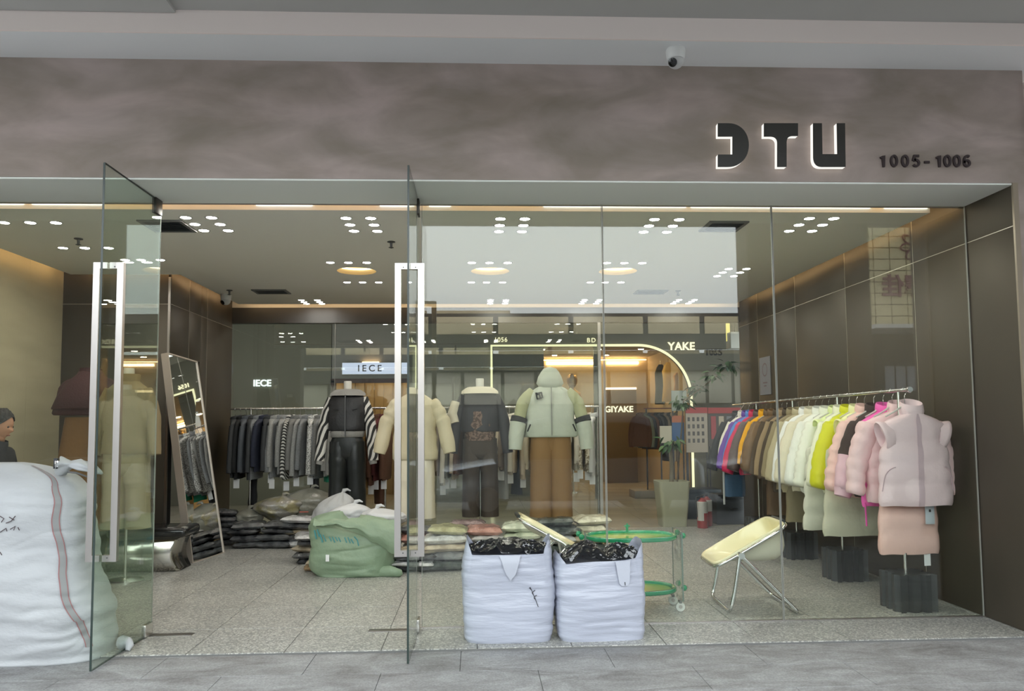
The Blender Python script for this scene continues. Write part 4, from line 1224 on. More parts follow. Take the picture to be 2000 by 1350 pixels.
# ------------------------------------------------------------------ dressed mannequins
def ell(cx, cy, z, a, b, n=24, e=.85, seed=0, amp=.006):
    out = []
    for k in range(n):
        t_ = 2 * PI * k / n
        c, s = math.cos(t_), math.sin(t_)
        f = 1 + amp * 10 * nz(c * 2 + seed, s * 2, z * 7 + seed)
        out.append((cx + a * f * math.copysign(abs(c) ** e, c), cy + b * f * math.copysign(abs(s) ** e, s), z))
    return out
def body_part(name, prof, m, t, n=24, seed=0, amp=.006, cap=(True, True), cx=0, e=.85):
    return MB().rings([ell(cx + (p[3] if len(p) > 3 else 0), 0, p[0], p[1], p[2], n, e, seed, amp) for p in prof], *cap).build(name, m, t, 75)
def limb(name, pts, rads, m, t, n=14, seed=0, puffs=0, amp=.006, caps=True):
    P = [Vector(p) for p in pts]
    Q, Rr = [], []
    N = 18
    for k in range(N + 1):
        u = k / N * (len(P) - 1)
        i = min(int(u), len(P) - 2); f = u - i
        Q.append(P[i].lerp(P[i + 1], f))
        r = rads[i] + (rads[i + 1] - rads[i]) * f
        if puffs: r *= .82 + .18 * abs(math.sin(PI * puffs * k / N)) ** .5
        Rr.append(r * (1 + amp * 8 * nz(k * .8, seed, 0)))
    return MB().tube(Q, Rr, n, cap=caps).build(name, m, t, 75)
def mannequin(label, x, y, waist, top, leg_bottom, m_top, m_legs, sleeve_m=None, hem=None, legs='trousers', sh=.21, arm_end=.98, arm_out=.09, collar=None, neck=True, collar_m=None, hem_m=None, seed=1, jz=None, puffs=0, leg_w=.115, hw=.24, r_arm=.066, rz=0.0):
    t = thing('dressed_mannequin', label, 'mannequin', (x, y, 0), rz)
    MB().lathe([(.17, .0), (.17, .012), (.02, .02), (.014, .03)], n=28).build('base', STEEL, t, 40)
    MB().tube([(0, .02, .02), (0, .02, waist)], .013, 10).build('pole', STEEL, t, 60)
    if neck:
        MB().lathe([(.052, top - .30), (.050, top - .17), (.046, top - .10), (.047, top - .02), (.044, top), (.001, top + .002)], n=22).build('neck', MANN, t, 60)
    zs = top - .17
    jb = hem if hem else waist - .05
    q = [(jb, hw, .15), (jb + .006, hw + .006, .155), (jb + .02, hw + .012, .16), ((jb + zs) / 2, (hw + sh) / 2 + .01, .155), (zs - .10, sh + .01, .14), (zs - .03, sh - .012, .125), (zs + .015, sh - .07, .10), (zs + .055, .085, .075)]
    prof = []
    for k in range(len(q) - 1):
        for f in (0, .25, .5, .75):
            prof.append(tuple(a + (b - a) * f for a, b in zip(q[k], q[k + 1])))
    prof.append(q[-1])
    if puffs:
        prof = [(z, a * (.94 + .06 * abs(math.sin(PI * puffs * (z - jb) / (zs - jb))) ** .5), b * (.85 + .15 * abs(math.sin(PI * puffs * (z - jb) / (zs - jb))) ** .5)) if z < zs - .02 else (z, a, b) for z, a, b in prof]
    body_part('jacket', prof, m_top, t, n=40, seed=seed, amp=.011)
    if hem_m:
        body_part('waistband', [(jb - .075, hw - .03, .135), (jb - .07, hw - .02, .145), (jb - .01, hw - .01, .15), (jb + .01, hw - .02, .14)], hem_m, t, seed=seed, amp=.002)
    for s in (-1, 1):
        a0 = Vector((s * (sh - .05), 0, zs - .035))
        a1 = Vector((s * (sh + arm_out * .55), -.02, (zs + arm_end) / 2 + .03))
        a2 = Vector((s * (sh + arm_out), -.06, arm_end))
        limb('sleeve', [a0, a0.lerp(a1, .5) + Vector((s * .008, 0, .0)), a1, a2], [r_arm * 1.0, r_arm * 1.05, r_arm, r_arm * .9], sleeve_m or m_top, t, seed=seed + s, puffs=puffs)
    if collar == 'wide':
        mb = MB()
        def fn(u, v):
            a = PI * (.5 + 2 * (u - .5) * .92) + PI
            r = .075 + .115 * v
            return (r * 1.12 * math.cos(a), r * .85 * math.sin(a), zs + .075 + .018 * math.sin(v * PI) - .05 * v - (.03 * v if math.sin(a) < 0 else 0))
        mb.grid(lambda u, v: fn(u, v), 30, 6)
        mb.build('collar', collar_m, t, 75)
    elif collar == 'stand':
        body_part('collar', [(zs + .03, .088, .078), (zs + .08, .10, .088), (zs + .115, .095, .085), (zs + .105, .080, .07), (zs + .05, .075, .065)], collar_m or m_top, t, cap=(False, False), seed=seed, amp=.003)
    elif collar == 'hood':
        body_part('hood', [(zs + .02, .12, .10), (zs + .07, .155, .13), (zs + .14, .135, .125), (zs + .20, .10, .10), (zs + .235, .07, .07), (zs + .25, .03, .03)], collar_m or m_top, t, seed=seed, amp=.008)
    if legs == 'trousers':
        body_part('hips', [(waist - .34, leg_w + .05, .09), (waist - .28, leg_w + .085, .118), (waist - .14, leg_w + .085, .128), (waist, max(hw * .66, leg_w + .03), .115)], m_legs, t, seed=seed, amp=.002)
        for s in (-1, 1):
            limb('trouser_leg', [(s * .088, 0, waist - .12), (s * .096, -.005, waist - .36), (s * .105, .0, (waist + leg_bottom) / 2 - .05), (s * .11, .01, leg_bottom)], [leg_w, leg_w * 1.02, leg_w * .92, leg_w * .95], m_legs, t, seed=seed * 3 + s, amp=.008)
    else:
        body_part('skirt', [(leg_bottom, hw * 1.02, .17), (leg_bottom + .01, hw * 1.03, .175), ((waist + leg_bottom) / 2, hw * .95, .15), (waist, hw * .7, .12)], m_legs, t, seed=seed, amp=.007)
    return t, zs, jb
LEATHER = mat('black_leather', (.014, .016, .016), .33, bump=((9, 9, 5), .6, 3))
BLKJ = mat('black_jacket', (.018, .018, .02), .5, bump=((30, 30, 30), .5, 3))
GREYC = mat('grey_fleece', lin((150, 148, 144)), .9, bump=((70, 70, 70), .5, 3))
CREAMP = cloth('cream_puffer', (202, 190, 160), .6, ((18, 18, 18), .5, 4))
t, zs, jb = mannequin('headless mannequin in a black jacket with zebra sleeves and black leather trousers', -1.525, 9.4, 1.33, 1.93, .33, BLKJ, LEATHER, sleeve_m=zebra('zebra_print', 5.5, rot=1.2, dist=6), hem=1.34, collar='wide', collar_m=GREYC, hem_m=GREYC, seed=3, arm_end=.99, sh=.225, hw=.215, leg_w=.122)
MB().box(-.006, .006, -.178, -.160, jb - .07, zs + .0).build('zip', mat('zip_dark', (.09, .09, .09), .4, .6), t, 0)
for s in (-1, 1):
    MB().tube([(s * .14, -.158, zs - .16), (s * .08, -.164, zs - .175)], .006, 6).build('pocket_flap', BLKJ, t, 0)
    MB().tube([(s * .30, -.06, 1.03), (s * .315, -.065, .95)], [.05, .043], 12).build('cuff', GREYC, t, 60)
t, zs, jb = mannequin('mannequin in a cream puffer jacket and straight cream trousers behind the door handle', -.665, 8.6, 1.20, 1.86, .40, CREAMP, cloth('cream_trousers', (214, 204, 182), .8), hem=1.02, collar='stand', seed=7, arm_end=1.10, arm_out=.16, puffs=4, sh=.22, hw=.235, r_arm=.085, leg_w=.118)
t, zs, jb = mannequin('mannequin in a dark jacket with a broad cream collar and dark brown trousers', .045, 9.0, 1.36, 1.93, .36, mat('dark_navy_jacket', (.03, .03, .036), .7), mat('dark_brown_trousers', lin((66, 56, 48)), .8), hem=1.32, collar='wide', collar_m=cloth('shearling', (214, 206, 186), .95), seed=11, arm_end=1.08, arm_out=.10, sh=.215, hw=.21, leg_w=.105)
limb('sleeve_band', [(-.27, -.03, 1.66), (-.31, -.05, 1.52), (-.285, -.07, 1.42)], [.055, .06, .052], MATS['shearling'], t, seed=2)
body_part('lower_top', [(1.22, .17, .14), (1.40, .19, .165), (1.55, .19, .15)], mat('brown_print', (.07, .04, .03), .7, vary=((40, 40, 40), (.20, .13, .10), .45, .55)), t, seed=4)
OLV = cloth('pale_olive', (168, 170, 132), .8)
SAGE = cloth('pale_sage', (190, 196, 182), .7, ((14, 14, 14), .5, 4))
KHK = cloth('khaki_brown', (138, 106, 68), .8, ((12, 12, 7), .6, 4))
t, zs, jb = mannequin('mannequin in a pale hooded jacket with olive sleeves and khaki brown trousers', .835, 8.8, 1.40, 1.96, .375, SAGE, KHK, sleeve_m=OLV, hem=1.255, collar='hood', neck=False, seed=15, arm_end=1.42, arm_out=.13, sh=.235, hw=.29, r_arm=.074, leg_w=.138)
for s in (-1, 1):
    limb('dark_armband', [(s * .352, -.04, 1.475), (s * .368, -.05, 1.42)], [.092, .092], mat('armband', (.03, .03, .03), .8), t, seed=2)
    limb('lower_sleeve', [(s * .366, -.05, 1.425), (s * .39, -.06, 1.27), (s * .40, -.07, 1.12)], [.09, .085, .075], SAGE, t, seed=5 + s)
    MB().tube([(s * .235, -.155, 1.40), (s * .27, -.15, 1.32)], .008, 6).build('pocket_zip', BLACKM, t, 0)
MB().box(-.004, .004, -.175, -.150, jb + .02, zs + .02).build('zip', mat('zip_grey', (.25, .25, .24), .5), t, 0)
em = MB()
ec = Vector((-.135, -.158, zs - .075))
for (dx, dz, w, h) in ((-.030, 0, .008, .035), (.030, .004, .008, .030), (0, .030, .030, .008), (0, -.030, .028, .008), (.004, .0, .008, .022), (-.014, .012, .012, .007)):
    MB().obox(ec + Vector((dx, 0, dz)), (w, 0, w * .2), (0, .006, 0), (-h * .2, 0, h)).build('chest_mark', BLACKM, t, 0)
t, zs, jb = mannequin('mannequin in a maroon cape over a long brown skirt by the beige wall', -3.655, 7.6, 1.50, 2.02, .45, mat('maroon_knit', lin((68, 38, 38)), .9, bump=((60, 60, 60), .4, 3)), cloth('brown_skirt', (126, 92, 54), .85), hem=1.52, legs='skirt', collar='stand', seed=21, neck=False, hw=.30, sh=.20, arm_end=1.6, arm_out=.03)
body_part('cape_wrap', [(1.575, .325, .19), (1.585, .33, .20), (1.70, .29, .185), (1.83, .215, .15), (1.90, .12, .10), (1.95, .09, .08)], MATS['maroon_knit'], t, seed=22)
t, zs, jb = mannequin('mannequin in a beige wrapped coat and pale trousers behind the left door glass', -3.22, 7.42, 1.30, 1.95, .48, cloth('beige_coat', (132, 116, 86), .85), cloth('pale_beige_trousers', (158, 144, 116), .85), hem=1.16, collar='stand', seed=25, arm_end=1.15, arm_out=.07, sh=.20, hw=.22, neck=True)

# ------------------------------------------------------------------ bags
def sack(name, label, cat, loc, rz, w, d, h, m, seed, rim=None, amp=.010, amp2=.02, e=.42, n=120, nv=64, closed=False, lean=None, widths=None, stretch=(3.2, 30), group=None):
    """superellipse sack; rim(a) gives the height of the edge at angle a; returns (thing, surface function)"""
    t = thing(name, label, cat, loc, rz, group)
    def S(a, v, off=0.0):
        H = rim(a) if rim else h
        c, s = math.cos(a), math.sin(a)
        k = 1.0
        if v < .10: k = .93 + .07 * math.sin(v / .10 * PI / 2)
        k *= 1 + .035 * math.sin(PI * min(1, v)) - (.05 * max(0, v - .8) / .2)
        wx = w * (widths(v) if widths else 1) * k
        dy = d * k
        if closed and v > .80:
            q = (v - .80) / .20
            f = math.sqrt(max(0.0, 1 - (q * .97) ** 2.2))
            wx *= f; dy *= f
        lx = lean(v) if lean else 0
        x = wx * math.copysign(abs(c) ** e, c) + lx
        y = dy * math.copysign(abs(s) ** e, s)
        z = H * v
        r = Vector(((x - lx) / max(wx, .01) * .8, y / max(dy, .01), 0)); r = r.normalized() if r.length > 1e-6 else Vector((0, -1, 0))
        q = z * stretch[1] * (1 + .12 * nz(x * 2, seed, 1))
        wr = nz(x * stretch[0] + seed, y * stretch[0], q + .9 * nz(x * 4, y * 4, z * 6 + seed)) * amp
        wr += (abs(nz(x * stretch[0] * .8 - seed, y * 3, q * .55 + 5)) - .2) * amp * .9
        zz_ = z + .22 * x * nz(x * 2, seed, 3)
        wr -= max(0, .30 - abs(nz(x * 2.4 + seed, y * 2.4, zz_ * 15))) * amp * 1.5 * max(0, .5 + nz(x * 5, seed, z * 5))
        wr += nz(x * 2.6, y * 2.6 + seed, z * 3.6) * amp2
        if closed and v > .6:
            wr += nz(x * 6 + seed, y * 6, z * 6) * .05 * (v - .6)
        wr *= min(1, v / .05 + .3)
        return Vector((x, y, z)) + r * (wr + off)
    mb = MB()
    rs = [[S(2 * PI * j / n, v / nv) for j in range(n)] for v in range(nv + 1)]
    mb.rings(rs, True, closed)
    mb.build('sack_body', m, t, 180)
    return t, S
SACKW = mat('white_sheeting', (.415, .435, .515), .30, bump=((5, 5, 30), .8, 5), spec=.55)
BLKBAG = mat('black_bagged_clothes', (.007, .008, .010), .13, bump=((14, 26, 14), 1.0, 3), spec=.9)
def content(t, w, d, z, dome, seed, split=None):
    mb = MB()
    def fn(u, v):
        a = 2 * PI * u
        c, s = math.cos(a), math.sin(a)
        e = .5
        x = w * v * math.copysign(abs(c) ** e, c); y = d * v * math.copysign(abs(s) ** e, s)
        th_ = math.atan2(y, x)
        rid = abs(nz(math.cos(th_) * 3.2 + seed, math.sin(th_) * 3.2, seed + v * .8)) * .05 * v + abs(nz(x * 14, y * 14 + seed, 3)) * .022
        rid += max(0, .16 - abs(nz(math.cos(th_) * 6 + seed, math.sin(th_) * 6, v * 2.2))) * .16 * v
        zz = z + dome * (1 - v ** 2.4) + rid + nz(x * 5, y * 5, seed) * .03
        if split is not None:
            zz -= .05 * math.exp(-((x - split) / .035) ** 2)
        return Vector((x, y, zz))
    mb.grid(fn, 110, 30)
    return mb.build('black_contents', BLKBAG, t, 60)
# left of the two white sacks
def rim1(a):
    c, s = math.cos(a), math.sin(a)
    corner = max(0, abs(c) - .66) / .34
    back = max(0, s)
    return .575 + .105 * corner ** .7 * (1 - .25 * back) + .02 * back
t, S = sack('plastic_sack', 'white plastic sack of black clothing by the right glass door, with a pointed front flap', 'bag', (.205, 5.285, -.015), .0, .292, .165, .58, SACKW, 2.0, rim=rim1, amp=.0065, amp2=.026, n=150, nv=96)
content(t, .268, .142, .57, .075, 4.0)
fl_ = MB()
def flap_fn(wtop, wbot, L, ac, seed, Sx, zr):
    def fn(u, v):
        ww = (wtop + (wbot - wtop) * v ** .8) * (u - .5)
        p = Sx(ac + ww, (zr - L * v) / zr * .995, .010)
        return Vector((p.x, p.y - .004 + .004 * nz(u * 4, v * 4, seed), p.z))
    return fn
FLAPM = mat('white_flap', (.46, .48, .55), .42, bump=((8, 8, 8), .3, 3))
def strip_solid(fn, nu, nv, m, name, t, th=.003):
    mb = MB()
    mb.grid(fn, nu, nv)
    o = mb.build(name, m, t, 180, fix=False)
    return o
def flap_world(Sx, xs_, L0, rz_top, name, t, tip=None):
    """flap hanging over the front: xs_ = list of (z below rim, x left, x right)"""
    rows = []
    for dz, xl, xr in xs_:
        row_ = []
        for k in range(7):
            x = xl + (xr - xl) * k / 6
            # find the front angle whose x matches
            lo, hi = -PI + .02, -.02
            for _ in range(26):
                m_ = (lo + hi) / 2
                if Sx(m_, (rz_top - dz) / rz_top * .995).x < x: lo = m_
                else: hi = m_
            p = Sx(lo, max(.02, (rz_top - dz) / rz_top * .995), .012)
            row_.append(p + Vector((0, -.002 - .006 * (dz > .02), 0)))
        rows.append(row_)
    vs = [p for r in rows for p in r] + [p + Vector((0, .004, 0)) for r in rows for p in r]
    n, r_ = 7, len(rows)
    o = n * r_
    fs = []
    for j in range(r_ - 1):
        for i in range(n - 1):
            q = (j * n + i, j * n + i + 1, (j + 1) * n + i + 1, (j + 1) * n + i)
            fs.append(q); fs.append(tuple(reversed([k + o for k in q])))
    for j in range(r_ - 1):
        for i in (0, n - 1):
            fs.append((j * n + i, (j + 1) * n + i, (j + 1) * n + i + o, j * n + i + o))
    for j in (0, r_ - 1):
        for i in range(n - 1):
            fs.append((j * n + i, j * n + i + 1, j * n + i + 1 + o, j * n + i + o))
    mb = MB(); mb.add(vs, fs)
    return mb.build(name, FLAPM, t, 60)
flap_world(S, [(0, -.06, .075), (.03, -.045, .066), (.06, -.036, .060), (.09, -.028, .052), (.12, -.015, .042), (.145, .002, .022), (.16, .0095, .0125)], .16, .575, 'front_flap', t)
def on_front(Sx, x, z, H, off=.006):
    lo, hi = -PI + .02, -.02
    for _ in range(26):
        m_ = (lo + hi) / 2
        if Sx(m_, z / H).x < x: lo = m_
        else: hi = m_
    return Sx(lo, z / H, off)
INK = mat('dark_ink', (.02, .02, .025), .6)
st = [[(.135, .37), (.150, .335), (.165, .30), (.185, .245)], [(.142, .352), (.130, .366)], [(.150, .335), (.166, .349)], [(.157, .318), (.146, .334)], [(.160, .308), (.176, .318)], [(.168, .290), (.158, .303)]]
for q in st:
    MB().tube([on_front(S, x, z, .575) for x, z in q], .0022, 5).build('printed_sprig', INK, t, 0)
# right of the two white sacks
def rim2(a):
    c, s = math.cos(a), math.sin(a)
    base = .50 + .045 * (c * .5 + .5)
    corner = max(0, c - .62) / .38
    cl = max(0, -c - .70) / .30
    return base + .10 * corner ** .8 + .07 * cl + .03 * max(0, s)
t, S = sack('plastic_sack', 'slumped white plastic sack of black clothing with a long slit front flap', 'bag', (.815, 5.275, -.015), .03, .292, .165, .53, SACKW, 9.0, rim=rim2, amp=.007, amp2=.030, n=150, nv=96)
content(t, .262, .138, .52, .095, 8.0, split=.03)
flap_world(S, [(0, .075, .175), (.03, .080, .170), (.07, .085, .168), (.11, .092, .166), (.14, .096, .162), (.158, .112, .150)], .16, .53, 'front_flap', t)
MB().tube([on_front(S, .128, .395, .53, .022), on_front(S, .129, .375, .53, .022)], .003, 5).build('flap_slit', INK, t, 0)

# the big woven sack at the left
WOVEN = mat('woven_white', (.47, .485, .50), .6, bump=((14, 14, 26), .6, 6), vary=((2, 2, 5), (.40, .41, .43), .35, .7))
def lean_(v):
    return 0.0
def wid(v):
    # half width shrinks to the top; the right side slopes in
    return 1.0
BX, BY, BD = -2.86, 5.14, .27
HB_ = 1.20
edge = [(0, -2.262), (.06, -2.262), (.12, -2.275), (.30, -2.36), (.45, -2.42), (.65, -2.455), (.80, -2.47), (.92, -2.49), (1, -2.52)]
def redge(v):
    for (a, xa), (b, xb) in zip(edge[:-1], edge[1:]):
        if v <= b:
            return xa + (xb - xa) * (v - a) / (b - a)
    return edge[-1][1]
XLE = -3.42
t, S = sack('woven_sack', 'big bulging white woven sack with a red-edged grey stripe beside the left glass door', 'bag', (0, BY, -.015), 0, 1.0, BD, HB_, WOVEN, 5.0, amp=.015, amp2=.050, e=.62, n=190, nv=110, closed=True,
            lean=lambda v: (redge(v) + XLE) / 2, widths=lambda v: (redge(v) - XLE) / 2, stretch=(1.6, 16))
def sack_front_at(px, py):
    """point on the front of the sack seen at this pixel"""
    y = BY - BD
    for _ in range(8):
        p = at(px, py, y)
        v = min(.97, max(.02, (p.z + .015) / HB_))
        lo, hi = -PI + .02, -.02
        for _ in range(24):
            m_ = (lo + hi) / 2
            if S(m_, v).x < p.x: lo = m_
            else: hi = m_
        q = S(lo, v, .004)
        y = BY + q.y
    return q
stripe = [(104, 905), (113, 940), (117, 965), (108, 1000), (106, 1025), (115, 1060), (135, 1105), (158, 1155), (182, 1205), (212, 1262)]
AV = []
for (a, b) in zip(stripe[:-1], stripe[1:]):
    for k in range(6):
        px_, py_ = a[0] + (b[0] - a[0]) * k / 6, a[1] + (b[1] - a[1]) * k / 6
        yq = BY - BD
        for _ in range(6):
            p = at(px_, py_, yq)
            v = min(.985, max(.015, (p.z + .015) / HB_))
            lo, hi = -PI + .02, -.02
            for _k in range(24):
                m_ = (lo + hi) / 2
                if S(m_, v).x < p.x: lo = m_
                else: hi = m_
            yq = BY + S(lo, v).y
        AV.append((lo, v))
AV.sort(key=lambda q: -q[1])
def sm_(vals, n=2):
    return [sum(vals[max(0, i - n):i + n + 1]) / len(vals[max(0, i - n):i + n + 1]) for i in range(len(vals))]
AVs = list(zip(sm_(sm_([q[0] for q in AV], 4), 4), [q[1] for q in AV]))
def stripe_part(name, w0, w1, m, lift):
    fine = []
    for (a0, v0), (a1, v1) in zip(AVs[:-1], AVs[1:]):
        for k in range(3):
            fine.append((a0 + (a1 - a0) * k / 3, v0 + (v1 - v0) * k / 3))
    vs = []
    for a, v in fine:
        hx_ = (redge(v) - XLE) / 2
        da = 1 / max(.25, hx_ * .62 * max(.25, abs(math.cos(a))) ** -.38 * abs(math.sin(a)))
        for k in range(4):
            vs.append(S(a + (w0 + (w1 - w0) * k / 3) * da, v, lift))
    mb = MB()
    mb.add(vs, [(4 * i + k, 4 * i + k + 1, 4 * i + k + 5, 4 * i + k + 4) for i in range(len(fine) - 1) for k in range(3)])
    return mb.build(name, m, t, 180, fix=False)
stripe_part('grey_stripe', -.018, .018, mat('stripe_grey', (.27, .275, .275), .7), .006)
for o in (-.019, .014):
    stripe_part('red_edge', o, o + .005, mat('stripe_red', (.32, .15, .15), .7), .0075)
for q in ([(0, 1008), (8, 1013), (3, 1020)], [(12, 1022), (22, 1018), (30, 1008)], [(18, 1010), (28, 1016)], [(0, 1040), (12, 1032), (14, 1038)], [(20, 1034), (30, 1028), (27, 1036)], [(35, 1030), (38, 1036)], [(0, 1078), (4, 1084)]):
    MB().tube([sack_front_at(x, y) + Vector((0, -.003, 0)) for x, y in q], .0025, 5).build('ink_scrawl', mat('ink_brown', (.07, .045, .05), .7), t, 0)
# tied mouth with a loose gathered end
kn = at(140, 915, 5.08)
kn = Vector((kn.x, kn.y - BY, kn.z + .015))
gm = MB()
def neck_ring(u, w, h, tw):
    c_ = kn + Vector((-.06 + .25 * u, .01 - .03 * u, .012 + .02 * math.sin(u * 3) - .05 * u * u))
    out = []
    for k in range(28):
        a = 2 * PI * k / 28
        r = 1 + .08 * math.sin(a * 5 + tw) + .12 * nz(a * 2, u * 5, 3)
        out.append(c_ + Vector((.012 * math.sin(a * 3 + tw), w * r * math.cos(a), h * r * math.sin(a))))
    return out
gm.rings([neck_ring(u, w, h, .8 * u) for u, w, h in ((0, .09, .06), (.12, .060, .036), (.22, .036, .022), (.30, .042, .026), (.5, .070, .036), (.75, .060, .026), (.92, .03, .014), (1, .008, .005))])
gm.build('gathered_neck', WOVEN, t, 75)
MB().tube([kn + Vector((.0, -.045, -.02)), kn + Vector((.06, -.06, -.025)), kn + Vector((.12, -.05, -.05))], [.006, .006, .005], 6).build('tie_cord', mat('cord_dark', (.10, .10, .10), .8), t, 60)
ear = at(262, 1244, 5.25)
MB().tube([(ear.x - .05, .06, .05), (ear.x - .005, .03, .055), (ear.x + .02, .0, .045), (ear.x + .015, -.02, .02)], [.045, .034, .025, .014], 12).build('corner_twist', WOVEN, t, 75)
tk = at(107, 905, 5.0)
t2 = thing('sack_clip', 'small dark metal clip standing on top of the big woven sack', 'clip', (tk.x, tk.y + .02, tk.z - .015))
MB().box(-.014, .010, -.012, .012, -.02, .045, bev=.003).build('clip_body', BLACKM, t2, 30)
MB().box(-.002, .018, -.016, -.010, -.01, .030, bev=.002).build('clip_plate', CHROME, t2, 30)

# green sack inside the doorway
GREENB = mat('green_woven', lin((140, 158, 132)), .5, bump=((16, 16, 16), .8, 5), vary=((3, 3, 3), lin((124, 146, 120)), .35, .7))
def rimg(a):
    return .50 + .07 * math.sin(a * 2 + 1.2) + .05 * math.cos(a + 2.2) + .02 * math.sin(5 * a)
t, S = sack('woven_sack', 'slumped pale green woven sack on the terrazzo inside the doorway', 'bag', (-1.165, 7.62, 0), 0, .385, .235, .55, GREENB, 13.0, rim=rimg, amp=.026, amp2=.075, e=.6, n=130, nv=64, closed=True,
            lean=lambda v: .02 - .05 * v, stretch=(2.2, 9))
mb = MB()
def fold_fn(u, v):
    x = -.33 + .74 * u
    y = -.255 - .05 * math.sin(v * PI) - .02 * nz(u * 5, v * 3, 2) + .03 * (1 - v)
    z = .55 - .02 * u - (.06 + .26 * u ** 2.2) * v + .045 * nz(u * 5, v * 3, 7) - .03 * abs(nz(u * 9 - v * 6, v * 2, 3))
    return Vector((x, y, z))
mb.grid(fold_fn, 26, 10)
mb.build('folded_mouth', GREENB, t, 180, fix=False)
MB().tube([(.24, -.16, .035), (.36, -.20, .05), (.46, -.23, .035), (.475, -.23, .02)], [.05, .055, .035, .01], 12, flat=.8).build('corner_twist', GREENB, t, 75)
TEAL = mat('teal_print', lin((70, 140, 142)), .6)
rp = random.Random(3)
for k in range(15):
    x = -.33 + .028 * k; z = .38 + rp.uniform(-.02, .02) + .0015 * k
    if k in (4, 9): continue
    a = on_front(S, x, z, .5, .012); b = on_front(S, x + rp.uniform(.01, .03), z - rp.uniform(.03, .06) * (1.5 if k < 3 else 1), .5, .012)
    MB().tube([a, b], .0075 if k < 3 else .005, 6, flat=.5).build('print_mark', TEAL, t, 0)
p = on_front(S, -.20, .185, .5, .012)
MB().box(p.x - .016, p.x + .016, p.y - .004, p.y + .002, p.z - .03, p.z + .03).build('paper_label', WHITEC, t, 0)

# white carrier bags behind it
BAGW = mat('white_carrier', (.62, .62, .63), .4, bump=((18, 18, 18), .5, 4), trans=.0)
def knot_bag(label, loc, w, d, h, seed, knot=(0, 0), m=BAGW):
    t = thing('plastic_bag', label, 'bag', loc)
    n, nv = 48, 24
    rs = []
    for v in range(nv + 1):
        u = v / nv
        r = (math.sin(min(1, u * 1.25 + .22) * PI * .5)) if u < .62 else max(.06, math.cos((u - .62) / .38 * PI / 2) ** .75)
        ring = []
        for j in range(n):
            a = 2 * PI * j / n
            f = 1 - .10 * max(0, .3 - abs(nz(a * 1.2 + u * 3, seed, u * 2))) * 3 + .16 * nz(math.cos(a) * 1.8 + seed, math.sin(a) * 1.8, u * 3) + .05 * abs(nz(a * 3, u * 7, seed)) * 2
            if u > .7: f *= 1 + .10 * math.sin(a * 9 + seed) * (u - .7) / .3
            ring.append((w * r * f * math.cos(a) + knot[0] * max(0, u - .5) * 2, d * r * f * math.sin(a) + knot[1] * max(0, u - .5), h * u + .012 * nz(a, u * 5, seed)))
        rs.append(ring)
    MB().rings(rs).build('bag_body', m, t, 180)
    k = Vector((knot[0], knot[1] * .5, h))
    MB().tube([k + Vector((0, 0, -.01)), k + Vector((.01, 0, .02)), k + Vector((.05, -.01, .03)), k + Vector((.085, -.01, .015))], [.018, .022, .014, .006], 8, flat=.6).build('tied_ends', m, t, 60)
    return t
# piles of packs: every pack is a thing
PLM = {}
def pack_mat(c):
    if c not in PLM:
        PLM[c] = mat('pack_%d_%d_%d' % c, lin(c), .45, bump=((17, 17, 17), 1.0, 4), coat=1.0, vary=((9, 9, 16), tuple(min(.85, x * 1.5 + .09) for x in lin(c)), .46, .66))  # paler streaks are highlights on the plastic wrap, painted into the colour
    return PLM[c]
def pack_mesh(seed, w, d, h):
    mb = MB()
    n, m_ = 16, 12
    rs = []
    def fn(u, v, top):
        x, y = (u - .5) * 2, (v - .5) * 2
        ed = (1 - abs(x) ** 4) * (1 - abs(y) ** 4)
        z = h * .5 * max(0, ed) ** .45 * (1 if top else -.92)
        z += (nz(x * 2.4 + seed, y * 2.4, 1 + top) * .016 + abs(nz(x * 5, y * 5 + seed, 2)) * .014 - .005) * max(0, ed) ** .3 * (1 if top else .25)
        r = 1 + .05 * nz(x * 2, y * 2, seed)
        return Vector((x * w / 2 * r, y * d / 2 * r, z + h * .5))
    vs, fs = [], []
    for top in (0, 1):
        for j in range(m_ + 1):
            for i in range(n + 1):
                vs.append(fn(i / n, j / m_, top))
    N_ = (n + 1) * (m_ + 1)
    for j in range(m_):
        for i in range(n):
            q = (j * (n + 1) + i, j * (n + 1) + i + 1, (j + 1) * (n + 1) + i + 1, (j + 1) * (n + 1) + i)
            fs.append(tuple(k + N_ for k in q)); fs.append(tuple(reversed(q)))
    bl = [i for i in range(n + 1)] + [j * (n + 1) + n for j in range(1, m_ + 1)] + [m_ * (n + 1) + i for i in range(n - 1, -1, -1)] + [j * (n + 1) for j in range(m_ - 1, 0, -1)]
    for a, b in zip(bl, bl[1:] + bl[:1]):
        fs.append((a, b, b + N_, a + N_))
    mb.add(vs, fs)
    return mb
rk = random.Random(21)
NAMEC = {}
def pile(x, y, cols, where, w=.40, d=.32, h=.075, group='bagged garments on the floor', jit=.03, z0=0.0):
    where = where.replace(' from the mirror', ' from the mirror')
    z = z0
    for i, (nm, c) in enumerate(cols):
        hh = h * rk.uniform(.85, 1.2)
        ww = w * rk.uniform(.9, 1.08)
        lay = 'single' if len(cols) == 1 else ('top' if i == len(cols) - 1 else ('bottom' if i == 0 else ORD[i] + ' up'))
        o = pack_mesh(rk.uniform(0, 90), ww, d * rk.uniform(.9, 1.1), hh).build('garment_pack', pack_mat(c), None, 60)
        o.location = (x + rk.uniform(-jit, jit), y + rk.uniform(-jit, jit), z)
        o.rotation_euler = (rk.uniform(-.05, .05), rk.uniform(-.05, .05), rk.uniform(-.2, .2))
        tag(o, f'{nm} bagged garment, {lay} of pile {where}', 'package', group)
        z += hh * .90
    return z
